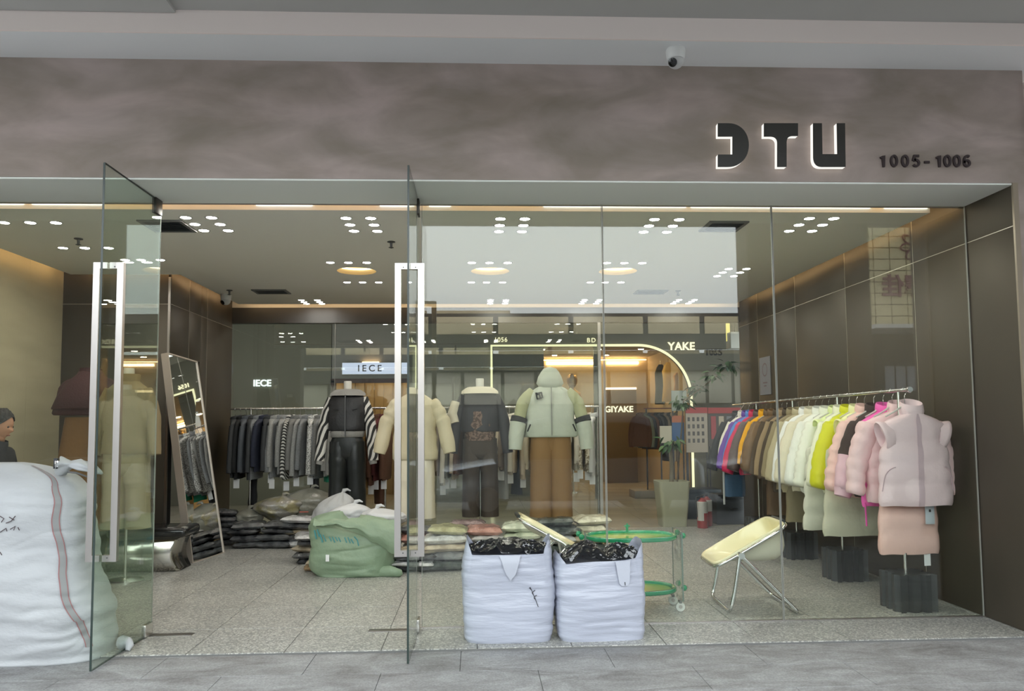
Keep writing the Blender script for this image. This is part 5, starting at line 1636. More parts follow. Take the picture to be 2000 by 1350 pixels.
K, DG, WT, LG, BG, TN, OLV_, RDB, SG, NV = ('black', (42, 44, 48)), ('dark grey', (72, 74, 76)), ('white', (196, 196, 196)), ('light grey', (150, 150, 150)), ('beige', (160, 146, 122)), ('tan', (172, 142, 100)), ('olive', (150, 146, 104)), ('rust pink', (164, 112, 98)), ('pale sage', (186, 192, 168)), ('dark green', (52, 62, 58))
YP = 9.3
pile(-3.02, 9.62, [K, K, K, K, K, K], 'against the dark left wall', w=.30, d=.26)
pile(-2.67, 9.38, [DG, K, K, DG], 'just right of the leaning mirror', w=.36)
pile(-2.30, 9.36, [DG, DG, K, DG], 'second from the mirror', w=.40)
pile(-2.02, 9.34, [WT, K, BG, K, WT], 'third from the mirror', w=.36)
pile(-1.72, 9.25, [TN, BG, LG], 'behind the green sack on the left', w=.30)
o = knot_bag('big clear bag with yellow contents on the pile under the grey jackets', (-2.40, 9.72, .26), .30, .22, .30, 3.0, (.05, 0), mat('yellowish_bag', lin((142, 134, 96)), .35, bump=((16, 16, 16), .7, 5), coat=1.0, vary=((6, 6, 9), lin((150, 146, 138)), .42, .58)))
knot_bag('large hazy grey bag behind the yellow one under the rail', (-2.05, 9.85, .22), .32, .2, .42, 5.0, (.02, 0), mat('hazy_bag', lin((140, 138, 126)), .4, bump=((14, 14, 14), .7, 5), coat=.8))
knot_bag('hazy grey bag lying low by the left upright of the rail', (-2.78, 9.80, .18), .20, .16, .22, 8.0, (.0, 0), MATS['hazy_bag'])
pile(-1.70, 8.30, [K, DG, BG, K, LG], 'left of the green sack', w=.34, d=.30, h=.062)
pile(-1.52, 7.85, [TN, BG], 'tucked behind the left side of the green sack', w=.30, d=.26, h=.06)
knot_bag('tall white plastic bag leaning behind the green sack', (-1.58, 8.66, .16), .21, .17, .52, 1.0, (.13, 0), mat('tall_white_bag', (.46, .46, .46), .4, bump=((14, 14, 14), .6, 4)))
pile(-1.30, 8.45, [K, DG, BG, K, K], 'under the round white bag', w=.40, d=.34, h=.075)
knot_bag('round white plastic bag with a knotted top behind the green sack', (-1.33, 8.32, .37), .22, .17, .22, 11.0, (.06, 0))
pile(-.93, 8.20, [K, K, WT, K, K], 'under the white bag beside the door handle', w=.36, d=.32, h=.075)
knot_bag('white plastic bag with its knot at the left, beside the right door handle', (-.92, 8.12, .36), .22, .18, .20, 14.0, (-.10, 0))
pile(-.62, 7.72, [K, WT, K, BG], 'at the foot of the right door handle', w=.38, d=.30, h=.055)
pile(-.30, 7.80, [NV, LG, BG, WT, OLV_], 'behind the right glass door', w=.42, d=.32, h=.088)
pile(-.62, 8.30, [K, LG, RDB, DG], 'behind the right door handle', w=.34, d=.30, h=.095)
pile(-.10, 8.35, [K, NV, LG, BG, ('mauve', (128, 104, 104))], 'further back behind the right glass door', w=.36, d=.30, h=.085)
pile(.10, 8.0, [BG, NV, LG, WT, RDB], 'behind the left white sack on its left', w=.36, d=.30, h=.085)
pile(.45, 8.1, [NV, BG, WT, SG, SG], 'under the cream chair edge behind the sacks', w=.42, d=.32, h=.088)
pile(.84, 8.3, [DG, NV, WT, NV, NV], 'behind the gap between the white sacks', w=.42, d=.34, h=.085)
pile(1.20, 8.35, [LG, NV, BG, ('pale oat', (188, 182, 160)), ('pale oat', (192, 186, 164))], 'left of the green trolley', w=.40, d=.34, h=.088)
for i, (x, z, c) in enumerate(((-2.28, .335, ('red', (214, 96, 80))),)):
    tag(MB().box(-.05, .05, -.02, .02, 0, .004).build('paper_card', mat('red_card', lin(c[1]), .5), None, 0), 'small red card lying on the pile third from the mirror', 'card').location = (-2.0, 9.28, .405)

# ------------------------------------------------------------------ mirror, bench
bl, br = Vector((-2.925, 8.32, 0)), Vector((-2.815, 8.98, 0))
tl, tr = Vector((-3.215, 8.30, 2.17)), Vector((-3.135, 8.93, 2.13))
t = thing('leaning_mirror', 'tall frameless mirror with a brushed metal edge leaning on the dark left wall', 'mirror', (0, 0, 0))
U, V_ = (br - bl).normalized(), (tl - bl).normalized()
Nn = U.cross(V_).normalized()
if Nn.x < 0: Nn = -Nn
def plate(a, b, c, d, th, m, name):
    vs = [a, b, c, d] + [p - Nn * th for p in (a, b, c, d)]
    mb = MB(); mb.add(vs, [(0, 1, 2, 3), (7, 6, 5, 4), (0, 4, 5, 1), (1, 5, 6, 2), (2, 6, 7, 3), (3, 7, 4, 0)])
    return mb.build(name, m, t, 0)
plate(bl, br, tr, tl, .012, mat('mirror_silver', (.86, .87, .86), .015, 1.0), 'mirror_glass')
FR = mat('mirror_edge', (.62, .55, .48), .4, .6)
for a, b in ((bl, tl), (br, tr)):
    c = (a + b) / 2 - Nn * .03
    MB().obox(c, (b - a) / 2, U * .007, Nn * .04).build('frame_side', FR, t, 0)
for a, b in ((bl, br), (tl, tr)):
    c = (a + b) / 2 - Nn * .03
    MB().obox(c, (b - a) / 2, V_ * .007, Nn * .04).build('frame_end', FR, t, 0)

t = thing('bench', 'low bench with a black padded seat on curved polished steel', 'bench', (-3.22, 7.98, 0))
MB().box(-.36, .40, -.17, .27, .33, .425, bev=.035).build('seat_pad', mat('black_vinyl', (.012, .013, .014), .22, bump=((5, 5, 5), .3, 2), coat=.5), t, 60)
POL = mat('polished_steel', (.50, .48, .44), .16, 1.0)
prof = [(.36, .33), (.345, .31), (.30, .295), (.285, .22), (.29, .12), (.275, .03), (.235, .006), (-.36, .006)]
mb = MB()
vs, fs = [], []
pr2 = [(-.36, .325), (.37, .325)]
sec = []
for k in range(9):
    a = k / 8
    sec.append((-.13 - .03 * math.sin(a * PI), .325 - .315 * a))
rs = []
for k in range(13):
    u = k / 12
    z = .33 - .325 * u
    xr = .33 - .055 * math.sin(u * PI) + (.05 if u < .06 else 0)
    yo = -.11 - .05 * math.sin(u * PI)
    rs.append([(-.36, yo, z), (xr - .03, yo, z), (xr, yo + .03, z), (xr, .21, z), (xr - .03, .24, z), (-.36, .24, z)])
mb.rings(rs)
mb.build('steel_body', POL, t, 50)

# ------------------------------------------------------------------ folding chairs with a scooped cream shell
SHELL = mat('cream_shell', lin((238, 228, 188)), .22, spec=.5, coat=.3)
def bent(pts, r=.04, n=5):
    """rounded polyline"""
    P = [Vector(p) for p in pts]
    out = [P[0]]
    for i in range(1, len(P) - 1):
        a, b = (P[i - 1] - P[i]), (P[i + 1] - P[i])
        d = min(r, a.length * .45, b.length * .45)
        A, B = P[i] + a.normalized() * d, P[i] + b.normalized() * d
        for k in range(n + 1):
            t_ = k / n
            out.append(A * (1 - t_) ** 2 + P[i] * 2 * t_ * (1 - t_) + B * t_ * t_)
    out.append(P[-1])
    return out
def chair(label, loc, rz, deep=.235):
    # local: x to the back of the shell, y across (near side -), z up
    t = thing('folding_chair', label, 'chair', loc, rz)
    A, B = Vector((-.235, 0, .35)), Vector((.31, 0, .655))
    U = (B - A).normalized(); LN = (B - A).length
    Nv = Vector((-U.z, 0, U.x))
    hw = .245
    def rim(u, v):  # u along 0..1, v across -1..1
        return A + U * (LN * u) + Vector((0, hw * v, 0))
    def rim_loop(n=72, inset=0.0, drop=0.0):
        out = []
        hl, hh, rad = LN / 2 - inset, hw - inset, max(.02, .085 - inset)
        for k in range(n):
            a = 2 * PI * k / n
            c, s = math.cos(a), math.sin(a)
            e = .32
            x, y = hl * math.copysign(abs(c) ** e, c), hh * math.copysign(abs(s) ** e, s)
            out.append(A + U * (LN / 2 + x) + Vector((0, y, 0)) - Nv * drop)
        return out
    def scoop(u, v):
        # u,v in 0..1 over the opening
        uu = u
        prof = .20 * (math.sin(PI * min(1, max(0, uu)) ** 1.9)) ** .8
        w = (1 - abs(2 * v - 1) ** 3.0)
        side = 1 - .10 * (prof / .2)
        return A + U * (LN * (.035 + .93 * uu)) + Vector((0, (hw - .016) * (2 * v - 1) * side, 0)) - Nv * (prof * max(0, w) ** .8) - Vector((0, 0, 0))
    mb = MB()
    n = 72
    lo = rim_loop(n, .0, .0); 
    # shell: rings from the outer lip inwards, then down into the bowl
    rings = [rim_loop(n, 0, .018), rim_loop(n, -.004, .004), rim_loop(n, .004, -.006), rim_loop(n, .022, -.003)]
    def bowl(q):
        out = []
        for k in range(n):
            a = 2 * PI * k / n
            c, s = math.cos(a), math.sin(a)
            e = .32 + .5 * q
            x = (LN / 2 - .022) * (1 - q) * math.copysign(abs(c) ** e, c)
            y = (hw - .022) * (1 - q) * math.copysign(abs(s) ** e, s)
            # bowl centre drifts to the back and depth is largest there
            cx = LN / 2 + .10 * (1 - (1 - q) ** 2)
            f = (cx + x) / LN
            depth = deep * (1 - (1 - q) ** 3.2) * min(1.0, max(0.0, .16 + 1.15 * f)) * (1.0 if f < .9 else max(.2, 1 - (f - .9) * 3))
            out.append(A + U * (cx + x) + Vector((0, y, 0)) - Nv * depth)
        return out
    inner = [bowl(q) for q in (.08, .18, .30, .45, .6, .75, .88, .97)]
    mb.rings(rings + inner, False, True)
    mb.build('shell', SHELL, t, 60, fix=False)
    # outside of the bowl
    out_ = [[p - Nv * .010 for p in rim_loop(n, .012, .016)]] + [[p - Nv * .014 + Vector((p.x * 0, 0, 0)) for p in b] for b in inner]
    MB().rings(out_, False, True).build('shell_underside', mat('shell_under', lin((226, 220, 200)), .35), t, 60)
    lp = rim_loop(n, -.006, .022)
    MB().tube(lp + lp[:2], .0125, 10, cap=False).build('rim_tube', CHROME, t, 60)
    piv = A + U * .20 - Nv * .025
    w = hw + .022
    fr = bent([(piv.x, -w, piv.z), (piv.x - .05, -w, .14), (piv.x - .085, -w, .013), (piv.x - .085, w, .013), (piv.x - .05, w, .14), (piv.x, w, piv.z)], .06)
    MB().tube(fr, .0150, 10).build('front_leg', CHROME, t, 60)
    w2 = w + .028
    bk = bent([(piv.x, -w2, piv.z), (.30, -w2, .07), (.355, -w2, .013), (.355, w2, .013), (.30, w2, .07), (piv.x, w2, piv.z)], .05)
    MB().tube(bk, .0150, 10).build('rear_leg', CHROME, t, 60)
    for s in (-1, 1):
        MB().tube([(piv.x, s * (w - .03), piv.z), (piv.x, s * (w2 + .016), piv.z)], .024, 16).build('pivot_joint', CHROME, t, 40)
    e = A + U * (LN + .012)
    MB().tube([e + Vector((0, -hw * .5, 0)) - Nv * .01, e + Vector((0, hw * .5, 0)) - Nv * .01], .016, 10).build('rubber_bumper', BLACKP, t, 60)
    return t
chair('cream scoop-shell folding chair on crossed chrome legs inside the right window pane', (2.0, 6.03, 0), -.05)
chair('cream scoop-shell folding chair turned the other way behind the left white sack', (.665, 6.55, 0), PI + .03, .06)

# ------------------------------------------------------------------ green two-tier trolley
TG = mat('green_acrylic_rim', lin((36, 148, 104)), .18, coat=.5)
TT = mat('green_tinted_tray', lin((120, 168, 70)), .25, coat=.2)
t = thing('serving_trolley', 'green oval two-tier trolley with clear side panels on castors', 'trolley', (1.17, 6.0, 0))
def tray(z, a, b):
    n = 56
    e = .80
    def lp(k, r, zz):
        c, s = math.cos(2 * PI * k / n), math.sin(2 * PI * k / n)
        return ((a + r) * math.copysign(abs(c) ** e, c), (b + r) * math.copysign(abs(s) ** e, s), zz)
    MB().rings([[lp(k, r, z + q) for k in range(n)] for r, q in ((-.03, .0), (0, 0), (.008, .012), (.004, .030), (-.012, .034), (-.026, .026), (-.03, .014))] , False, False).build('tray_rim', TG, t, 60)
    MB().rings([[lp(k, r, z + q) for k in range(n)] for r, q in ((-.028, .004), (-.028, .014))]).build('tray', TT, t, 40)
tray(.525, .345, .225)
tray(.135, .335, .215)
for s in (-1, 1):
    MB().box(s * .362 - .005, s * .362 + .005, -.14, .14, .075, .585, bev=.003).build('side_panel', PLEX, t, 30)
    for y in (-.14, .14):
        MB().box(s * .362 - .0052, s * .362 + .0052, y - .0015, y + .0015, .075, .585).build('panel_edge', mat('acrylic_edge', (.18, .24, .22), .3), t, 0)
    for z in (.553, .165):
        for y in (-.09, .09):
            MB().lathe([(.001, -.022), (.014, -.018), (.022, 0), (.014, .018), (.001, .022)], (0, 0, 0), 14).build('knob', TG, t, 60).location = (s * .385, y, z)
    for y in (-.11, .11):
        c = MB().tube([(s * .345, y - .014, .034), (s * .345, y + .014, .034)], .034, 18).build('castor_wheel', PLASTW, t, 40)
        MB().tube([(s * .345, y - .018, .034), (s * .345, y + .018, .034)], .014, 12).build('hub', ALU, c, 40)
        MB().box(s * .345 - .010, s * .345 + .010, y - .026, y + .026, .060, .080, bev=.003).build('castor_fork', mat('castor_grey', (.2, .2, .2), .4), t, 30)
MB().tube([(.0, .12, .555), (.0, .12, .60), (.0, .115, .625)], [.010, .012, .004], 10).build('finial', TG, t, 50)
MB().tube([(-.022, .12, .605), (.022, .12, .605)], .006, 8).build('finial_bar', TG, t, 50)

# ------------------------------------------------------------------ planter with leafy trees, extinguisher
t = thing('potted_tree', 'leafy indoor tree in a tall pale square planter at the rear doorway', 'plant', (2.68, 10.74, 0))
mb = MB()
def sq(w, z, e=.22, n=40):
    return [(w * math.copysign(abs(math.cos(2 * PI * k / n + PI / 4 * 0)) ** e, math.cos(2 * PI * k / n)), w * math.copysign(abs(math.sin(2 * PI * k / n)) ** e, math.sin(2 * PI * k / n)), z) for k in range(n)]
mb.rings([sq(.165, 0), sq(.168, .01), sq(.215, .60), sq(.215, .61), sq(.196, .61), sq(.192, .54)], True, True)
mb.build('planter', mat('planter_sage', lin((176, 174, 150)), .6), t, 40)
MB().tube([(0, 0, .52), (.01, 0, .8), (-.005, 0, 1.02), (.02, 0, 1.12)], [.034, .030, .027, .012], 10).build('trunk', mat('trunk_grey', (.20, .17, .12), .8), t, 60)
MB().tube([(.08, .03, .5), (.12, .03, .9), (.17, .03, 1.35), (.20, .02, 1.72)], [.012, .011, .010, .009], 8).build('slim_stem', mat('stem_brown', (.13, .10, .07), .8), t, 60)
br_path = [(.20, .02, 1.70), (.36, .0, 1.82), (.56, -.02, 1.97), (.70, -.02, 2.08), (.84, .0, 2.20)]
MB().tube(br_path, [.010, .010, .009, .007, .004], 8).build('branch', MATS['stem_brown'], t, 60)
LEAFM = [mat('leaf_green_%d' % i, lin(c), .4) for i, c in enumerate(((70, 104, 62), (46, 74, 44), (98, 128, 84)))]
def leaf_mesh(w, l, m):
    vs, fs = [], []
    N_ = 6
    for k in range(N_ + 1):
        u = k / N_
        h = w * math.sin(PI * u ** .8) * .5 + .0006
        z = -.25 * l * u * u
        vs += [(-h, l * u, z + .12 * h * 2), (0, l * u, z), (h, l * u, z + .12 * h * 2)]
    for k in range(N_):
        o = 3 * k
        fs += [(o, o + 1, o + 4, o + 3), (o + 1, o + 2, o + 5, o + 4)]
    mb = MB(); mb.add(vs, fs)
    return mb.mesh('leaf', m, 180, fix=False)
LM = [leaf_mesh(.055, .13, LEAFM[0]), leaf_mesh(.06, .14, LEAFM[1]), leaf_mesh(.05, .12, LEAFM[2])]
rl = random.Random(9)
def leaves(c, n, spread, k):
    for i in range(n):
        o = bpy.data.objects.new('leaf', LM[rl.choice(k)])
        COL.objects.link(o); o.parent = t
        d = Vector((rl.uniform(-1, 1), rl.uniform(-1, 1), rl.uniform(-.7, 1))).normalized()
        o.location = Vector(c) + Vector((d.x * spread[0], d.y * spread[1], d.z * spread[2])) * rl.uniform(.1, .8)
        o.rotation_euler = (rl.uniform(-.9, .5), rl.uniform(-.5, .5), math.atan2(-d.x, d.y))
leaves((.02, 0, 1.12), 34, (.24, .16, .16), (0, 2, 0))
leaves((.18, .02, 1.66), 22, (.15, .12, .22), (1, 0))
leaves((.40, .0, 1.88), 22, (.16, .10, .14), (1, 0))
leaves((.63, -.02, 2.04), 20, (.15, .10, .12), (1, 1, 0))
leaves((.84, .0, 2.19), 24, (.19, .12, .11), (1,))
t = thing('fire_extinguisher', 'red fire extinguisher with a white label standing right of the planter', 'fire extinguisher', (3.02, 10.46, 0))
REDX = mat('extinguisher_red', (.34, .025, .022), .3, coat=.4)
MB().lathe([(.068, 0), (.072, .012), (.072, .32), (.060, .355), (.026, .385), (.022, .40)], n=28).build('cylinder', REDX, t, 50)
MB().lathe([(.0728, .20), (.0728, .34), (.066, .352)], n=28, cap0=False, cap1=False).build('upper_label', mat('ext_white', (.55, .53, .50), .5), t, 0)
vs, fs = [], []
for k in range(9):
    a = -PI * .95 + k * PI * .45 / 8
    vs += [(.0728 * math.cos(a), .0728 * math.sin(a), .10), (.0728 * math.cos(a), .0728 * math.sin(a), .20)]
mb = MB(); mb.add(vs, [(2 * k, 2 * k + 2, 2 * k + 3, 2 * k + 1) for k in range(8)]); mb.build('side_label', MATS['ext_white'], t, 0)
MB().box(-.016, .016, -.016, .016, .40, .43, bev=.003).build('valve', BLACKM, t, 30)
MB().tube([(0, 0, .425), (.03, -.02, .45), (.075, -.03, .455)], [.010, .009, .007], 8).build('lever', BLACKM, t, 50)
MB().tube([(-.014, 0, .415), (-.075, 0, .41), (-.088, -.01, .36), (-.080, -.02, .15)], .009, 8).build('hose', BLACKP, t, 60)
t = thing('fire_extinguisher', 'second red fire extinguisher half hidden behind the first', 'fire extinguisher', (3.14, 10.66, 0))
MB().lathe([(.068, 0), (.072, .012), (.072, .32), (.060, .355), (.026, .385), (.022, .40)], n=28).build('cylinder', REDX, t, 50)
MB().lathe([(.0728, .20), (.0728, .34), (.066, .352)], n=28, cap0=False, cap1=False).build('upper_label', MATS['ext_white'], t, 0)
MB().box(-.016, .016, -.016, .016, .40, .44, bev=.003).build('valve', BLACKM, t, 30)
# dark crates and shelf at the far right of the shop
for i, (x, y, w, h, d, lab) in enumerate(((3.02, 11.6, .60, .42, .4, 'dark blue-grey storage box beyond the violet jacket'), (3.3, 10.9, .5, .40, .3, 'black storage box behind the blue jeans'))):
    o = thing('storage_box', lab, 'box', (x + .25, y, 0))
    MB().box(-w / 2, w / 2, -d / 2, d / 2, 0, h, bev=.015).build('box_body', mat('storage_dark_%d' % i, ((.035, .045, .055), (.02, .022, .026))[i], .5), o, 30)
    MB().box(-w / 2 - .008, w / 2 + .008, -d / 2 - .008, d / 2 + .008, h - .05, h + .01, bev=.006).build('box_lid', mat('storage_lid_%d' % i, ((.03, .038, .046), (.018, .02, .024))[i], .5), o, 30)
    MB().box(-.05, .05, -d / 2 - .014, -d / 2, h * .5, h * .5 + .02, bev=.003).build('grip', BLACKM, o, 30)

# clothes rack inside the arch shop
xr0, xr1, YRK = at(1262, 800, 14.9).x, at(1322, 800, 14.9).x, 14.9
zr_ = at(1280, 798, 14.9).z
t = thing('clothes_rail', 'clothes rail of dark coats inside the neon arch', 'clothes rack', (0, YRK, 0))
MB().tube([(xr0 - .05, 0, zr_), (xr1, 0, zr_)], .012, 8).build('rail', mat('rail_brown', (.22, .07, .05), .4), t, 60)
for x in (xr0, xr1):
    MB().tube([(x, 0, .02), (x, 0, zr_)], .014, 8).build('upright', BLACKM, t, 60)
MB().box(xr0 - .3, xr1 + .1, -.25, .3, 0, .14, bev=.01).build('plinth', mat('plinth_stone', (.24, .21, .17), .5), t, 30)
ra = random.Random(31)
for i, k in enumerate(('brown', 'olive', 'charcoal', 'brown', 'black', 'charcoal', 'black', 'taupe', 'charcoal', 'beige', 'taupe')):
    garment('hanging_coat', f'{k} coat, {ORD[i]} from the left on the rail inside the neon arch', 'coat', None, (xr0 - .12 + i * (xr1 - xr0 + .05) / 10, YRK, zr_), -PI / 2 + .75 * (1 - i / 10) + .1, rear_mat(k), L=ra.uniform(.52, .6) if i < 8 else .8, sw=.2, hw=.22, th=.035,
            sleeve=(.52, .055, .045, .08) if i < 8 else None, collar=.05, seed=300 + i, group='dark coats inside the neon arch', seg=14, res=.5)
for i, (px, pyt, pyb, c, lab) in enumerate(((1290, 712, 790, (62, 64, 58), 'long dark grey coat hanging on the lit side wall of the arch shop'), (1305, 708, 785, (206, 172, 96), 'long golden coat hanging on the lit side wall of the arch shop'), (1328, 726, 765, (206, 160, 104), 'short amber top hanging at the right inside the neon arch'))):
    Yw = 17.2 - i * .6
    a, b = at(px, pyt, Yw), at(px, pyb, Yw)
    o = thing('hanging_coat', lab, 'coat', (a.x, Yw, b.z))
    Hh = a.z - b.z
    body_part('body', [(0, .13, .06), (.02, .14, .07), (Hh * .4, .12, .06), (Hh * .78, .13, .06), (Hh * .92, .09, .05), (Hh, .04, .03)], cloth('arch_coat_%d' % i, c, .8), o, seed=400 + i, amp=.02)
    limb('sleeve', [(.10, -.02, Hh * .82), (.13, -.05, Hh * .45), (.10, -.06, Hh * .12)], [.05, .05, .04], MATS['arch_coat_%d' % i], o, seed=4)
    MB().tube([(0, 0, Hh - .01), (0, 0, Hh + .08)], .008, 6).build('hook', CHROME, o, 50)
gb = at(1118, 782, 16.2)
t = thing('display_bust', 'bronze glittering bust on display behind the hooded jacket', 'mannequin', (gb.x, 16.2, 0))
GOLD = mat('bronze_glitter', (.42, .25, .08), .35, .7, bump=((50, 50, 50), .8, 3))
MB().lathe([(.12, gb.z - .22), (.19, gb.z - .1), (.20, gb.z + .05), (.17, gb.z + .16), (.07, gb.z + .22), (.06, gb.z + .28)], n=22).build('torso', GOLD, t, 60)
MB().lathe([(.05, gb.z + .27), (.10, gb.z + .34), (.115, gb.z + .43), (.09, gb.z + .52), (.01, gb.z + .56)], n=20).build('head', GOLD, t, 60)
MB().tube([(0, 0, .02), (0, 0, gb.z - .2)], .02, 8).build('stand', STEEL, t, 60)
MB().lathe([(.18, 0), (.18, .02), (.02, .03)], n=24).build('base', STEEL, t, 40)

# dark monitor edge on the beige wall at the frame's left edge
o = thing('wall_screen', 'dark flat screen on the beige wall at the left edge', 'screen', (XLL, 6.98, 0))
MB().box(.002, .035, -.55, .16, 1.80, 2.14, bev=.004).build('casing', BLACKM, o, 30)
MB().box(.035, .037, -.54, .15, 1.81, 2.13).build('screen_face', mat('screen_face', (.015, .015, .017), .15), o, 0)

# ------------------------------------------------------------------ the person behind the big sack
def skin_chain(name, joints, edges, m, t, root=0, sub=2):
    me = bpy.data.meshes.new(name)
    me.from_pydata([Vector(j[:3]) for j in joints], edges, [])
    me.materials.append(m)
    o = bpy.data.objects.new(name, me)
    COL.objects.link(o); o.parent = t
    mod = o.modifiers.new('Skin', 'SKIN'); mod.use_smooth_shade = True
    for v, j in zip(me.skin_vertices[0].data, joints):
        v.radius = (j[3], j[4] if len(j) > 4 else j[3])
        v.use_root = False
    me.skin_vertices[0].data[root].use_root = True
    s = o.modifiers.new('Subsurf', 'SUBSURF'); s.levels = sub; s.render_levels = sub
    return o
SKIN = mat('skin', lin((186, 136, 108)), .5, spec=.4)
HAIR = mat('dark_hair', (.014, .012, .011), .45, bump=((70, 70, 12), .7, 3))
DCO = mat('dark_coat', (.018, .019, .023), .8, bump=((30, 30, 30), .4, 3))
P = thing('person', 'dark-haired person in a dark coat bending behind the big woven sack', 'person', (-3.985, 6.6, 0))
# facing +x, slightly stooped; local origin at the feet
jt = [(0, 0, .84, .155, .125), (.02, 0, 1.00, .15, .12), (.05, 0, 1.17, .165, .125), (.075, 0, 1.24, .10, .10), (.095, 0, 1.30, .052, .055),
      (0, .095, .78, .105, .10), (.03, .10, .46, .075, .075), (-.01, .10, .10, .052, .05), (.07, .10, .045, .045, .035), (.14, .10, .035, .035, .028),
      (0, -.095, .78, .105, .10), (.03, -.10, .46, .075, .075), (-.01, -.10, .10, .052, .05), (.07, -.10, .045, .045, .035), (.14, -.10, .035, .035, .028),
      (.06, .17, 1.19, .075, .07), (.10, .21, .97, .055, .055), (.27, .17, .88, .040, .038),
      (.06, -.17, 1.19, .075, .07), (.10, -.21, .97, .055, .055), (.27, -.17, .88, .040, .038)]
ed = [(0, 1), (1, 2), (2, 3), (3, 4), (0, 5), (5, 6), (6, 7), (7, 8), (8, 9), (0, 10), (10, 11), (11, 12), (12, 13), (13, 14), (2, 15), (15, 16), (16, 17), (2, 18), (18, 19), (19, 20)]
skin_chain('body', jt, ed, DCO, P)
for s in (1, -1):
    w = Vector((.27, s * .17, .88))
    js = [(w.x, w.y, w.z, .026, .020), (w.x + .05, w.y, w.z - .004, .036, .016), (w.x + .085, w.y, w.z - .008, .036, .013)]
    es = [(0, 1), (1, 2)]
    for k, (oy, ln) in enumerate(((-.028, .062), (-.010, .075), (.009, .070), (.027, .055))):
        b = len(js)
        js += [(w.x + .085, w.y + oy, w.z - .008, .009), (w.x + .085 + ln * .5, w.y + oy * 1.1, w.z - .018, .0085), (w.x + .085 + ln, w.y + oy * 1.1, w.z - .045, .007)]
        es += [(2, b), (b, b + 1), (b + 1, b + 2)]
    b = len(js)
    js += [(w.x + .035, w.y - s * .040, w.z - .010, .011), (w.x + .065, w.y - s * .062, w.z - .024, .009)]
    es += [(1, b), (b, b + 1)]
    skin_chain('hand', js, es, SKIN, P)
HC = Vector((.10, 0, 1.425))
def head_pt(u, v):
    # u angle round (0 = +x, the face), v polar 0 bottom .. 1 top
    a, ph = 2 * PI * u, PI * v
    z = -math.cos(ph)
    r = math.sin(ph)
    x, y = r * math.cos(a), r * math.sin(a)
    p = Vector((x * .098, y * .075, z * .118))
    if x > 0 and z < 0:
        p.x *= 1 - .10 * (-z); p.y *= 1 - .30 * (-z) * (.4 + .6 * x)
    f = max(0, x)
    g = lambda c, s_, q: math.exp(-((q - c) / s_) ** 2)
    p.x += .022 * g(-.12, .16, z) * g(0, .20, y) * (x > .3) + .010 * g(-.50, .08, z) * g(0, .30, y) * (x > .3) - .010 * g(.10, .10, z) * g(0, .6, y) * (x > .3) + .008 * g(-.82, .14, z) * g(0, .3, y) * (x > 0)
    return p
hd = MB()
n, mrow = 40, 34
hd.rings([[HC + Matrix.Rotation(.28, 3, 'Y') @ head_pt(j / n, .02 + .96 * i / mrow) for j in range(n)] for i in range(mrow + 1)])
hd.tube([HC + Vector((-.02, 0, -.13)), HC + Vector((-.005, 0, -.06))], [.052, .050], 16)
head = hd.build('head', SKIN, P, 180)
RM = Matrix.Rotation(.28, 3, 'Y')
for s in (1, -1):
    e = MB().lathe([(.001, -.009), (.0085, -.005), (.010, 0), (.0085, .005), (.001, .009)], n=12).build('eye', mat('eye_dark', (.05, .03, .025), .2), head, 60)
    e.location = HC + RM @ Vector((.080, s * .030, .010))
    ea = MB().tube([(0, 0, -.026), (-.004, s * .010, -.008), (-.006, s * .014, .012), (0, s * .006, .026)], [.008, .011, .012, .008], 8).build('ear', SKIN, head, 60)
    ea.location = HC + RM @ Vector((-.008, s * .072, -.006))
MB().tube([HC + RM @ Vector((.088, -.020, -.060)), HC + RM @ Vector((.094, 0, -.058)), HC + RM @ Vector((.088, .020, -.060))], .0045, 8).build('lips', mat('lips', lin((150, 88, 80)), .5), head, 60)
hr = MB()
def hair_pt(j, i):
    u, v = j / 40, .30 + .68 * i / 24
    a = 2 * PI * u
    front = math.cos(a)
    vmin = .42 + .30 * max(0, front) ** 1.2
    vv = vmin + (.985 - vmin) * i / 24
    p = head_pt(u, vv)
    q = Vector((p.x, p.y, p.z))
    return HC + RM @ (q * 1.12 + Vector((-.008, 0, .010)) + q.normalized() * .012 * nz(a * 3, vv * 9, 4))
hr.rings([[hair_pt(j, i) for j in range(40)] for i in range(25)], False, True)
hr.build('hair', HAIR, P, 180)
MB().tube([(.075, 0, 1.235), (.092, 0, 1.285), (.10, 0, 1.31)], [.085, .072, .064], 18, cap=False).build('coat_collar', DCO, P, 60)
# ------------------------------------------------------------------ the street behind the camera (seen only as reflections in the panes)
def virt(px, py, D):
    """world point whose mirror image in the shop window stands at depth D behind the glass line"""
    p = at(px, py, D)
    return Vector((p.x, 2 * YG - D, p.z))
PIER = mat('street_pier', (.16, .145, .13), .7)
def pier(name, pxa, pxb, D=9.3):
    a, b = virt(pxa, 600, D), virt(pxb, 600, D)
    struct(MB().box(min(a.x, b.x), max(a.x, b.x), 1.35, 1.60 + .15, -.3, 3.92).build(name, PIER, smooth=0))
struct(MB().box(-3.2, virt(845, 600, 9.3).x - .25, 1.35, 1.75, -.3, .0).build('ground_step', GRAN, smooth=0))
pier('column_1', 1465, 1705)
pier('column_2', 1822, 2300)
struct(MB().box(-6.2, -4.3, 1.35, 1.75, -.3, 3.92).build('column_3', PIER, smooth=0))
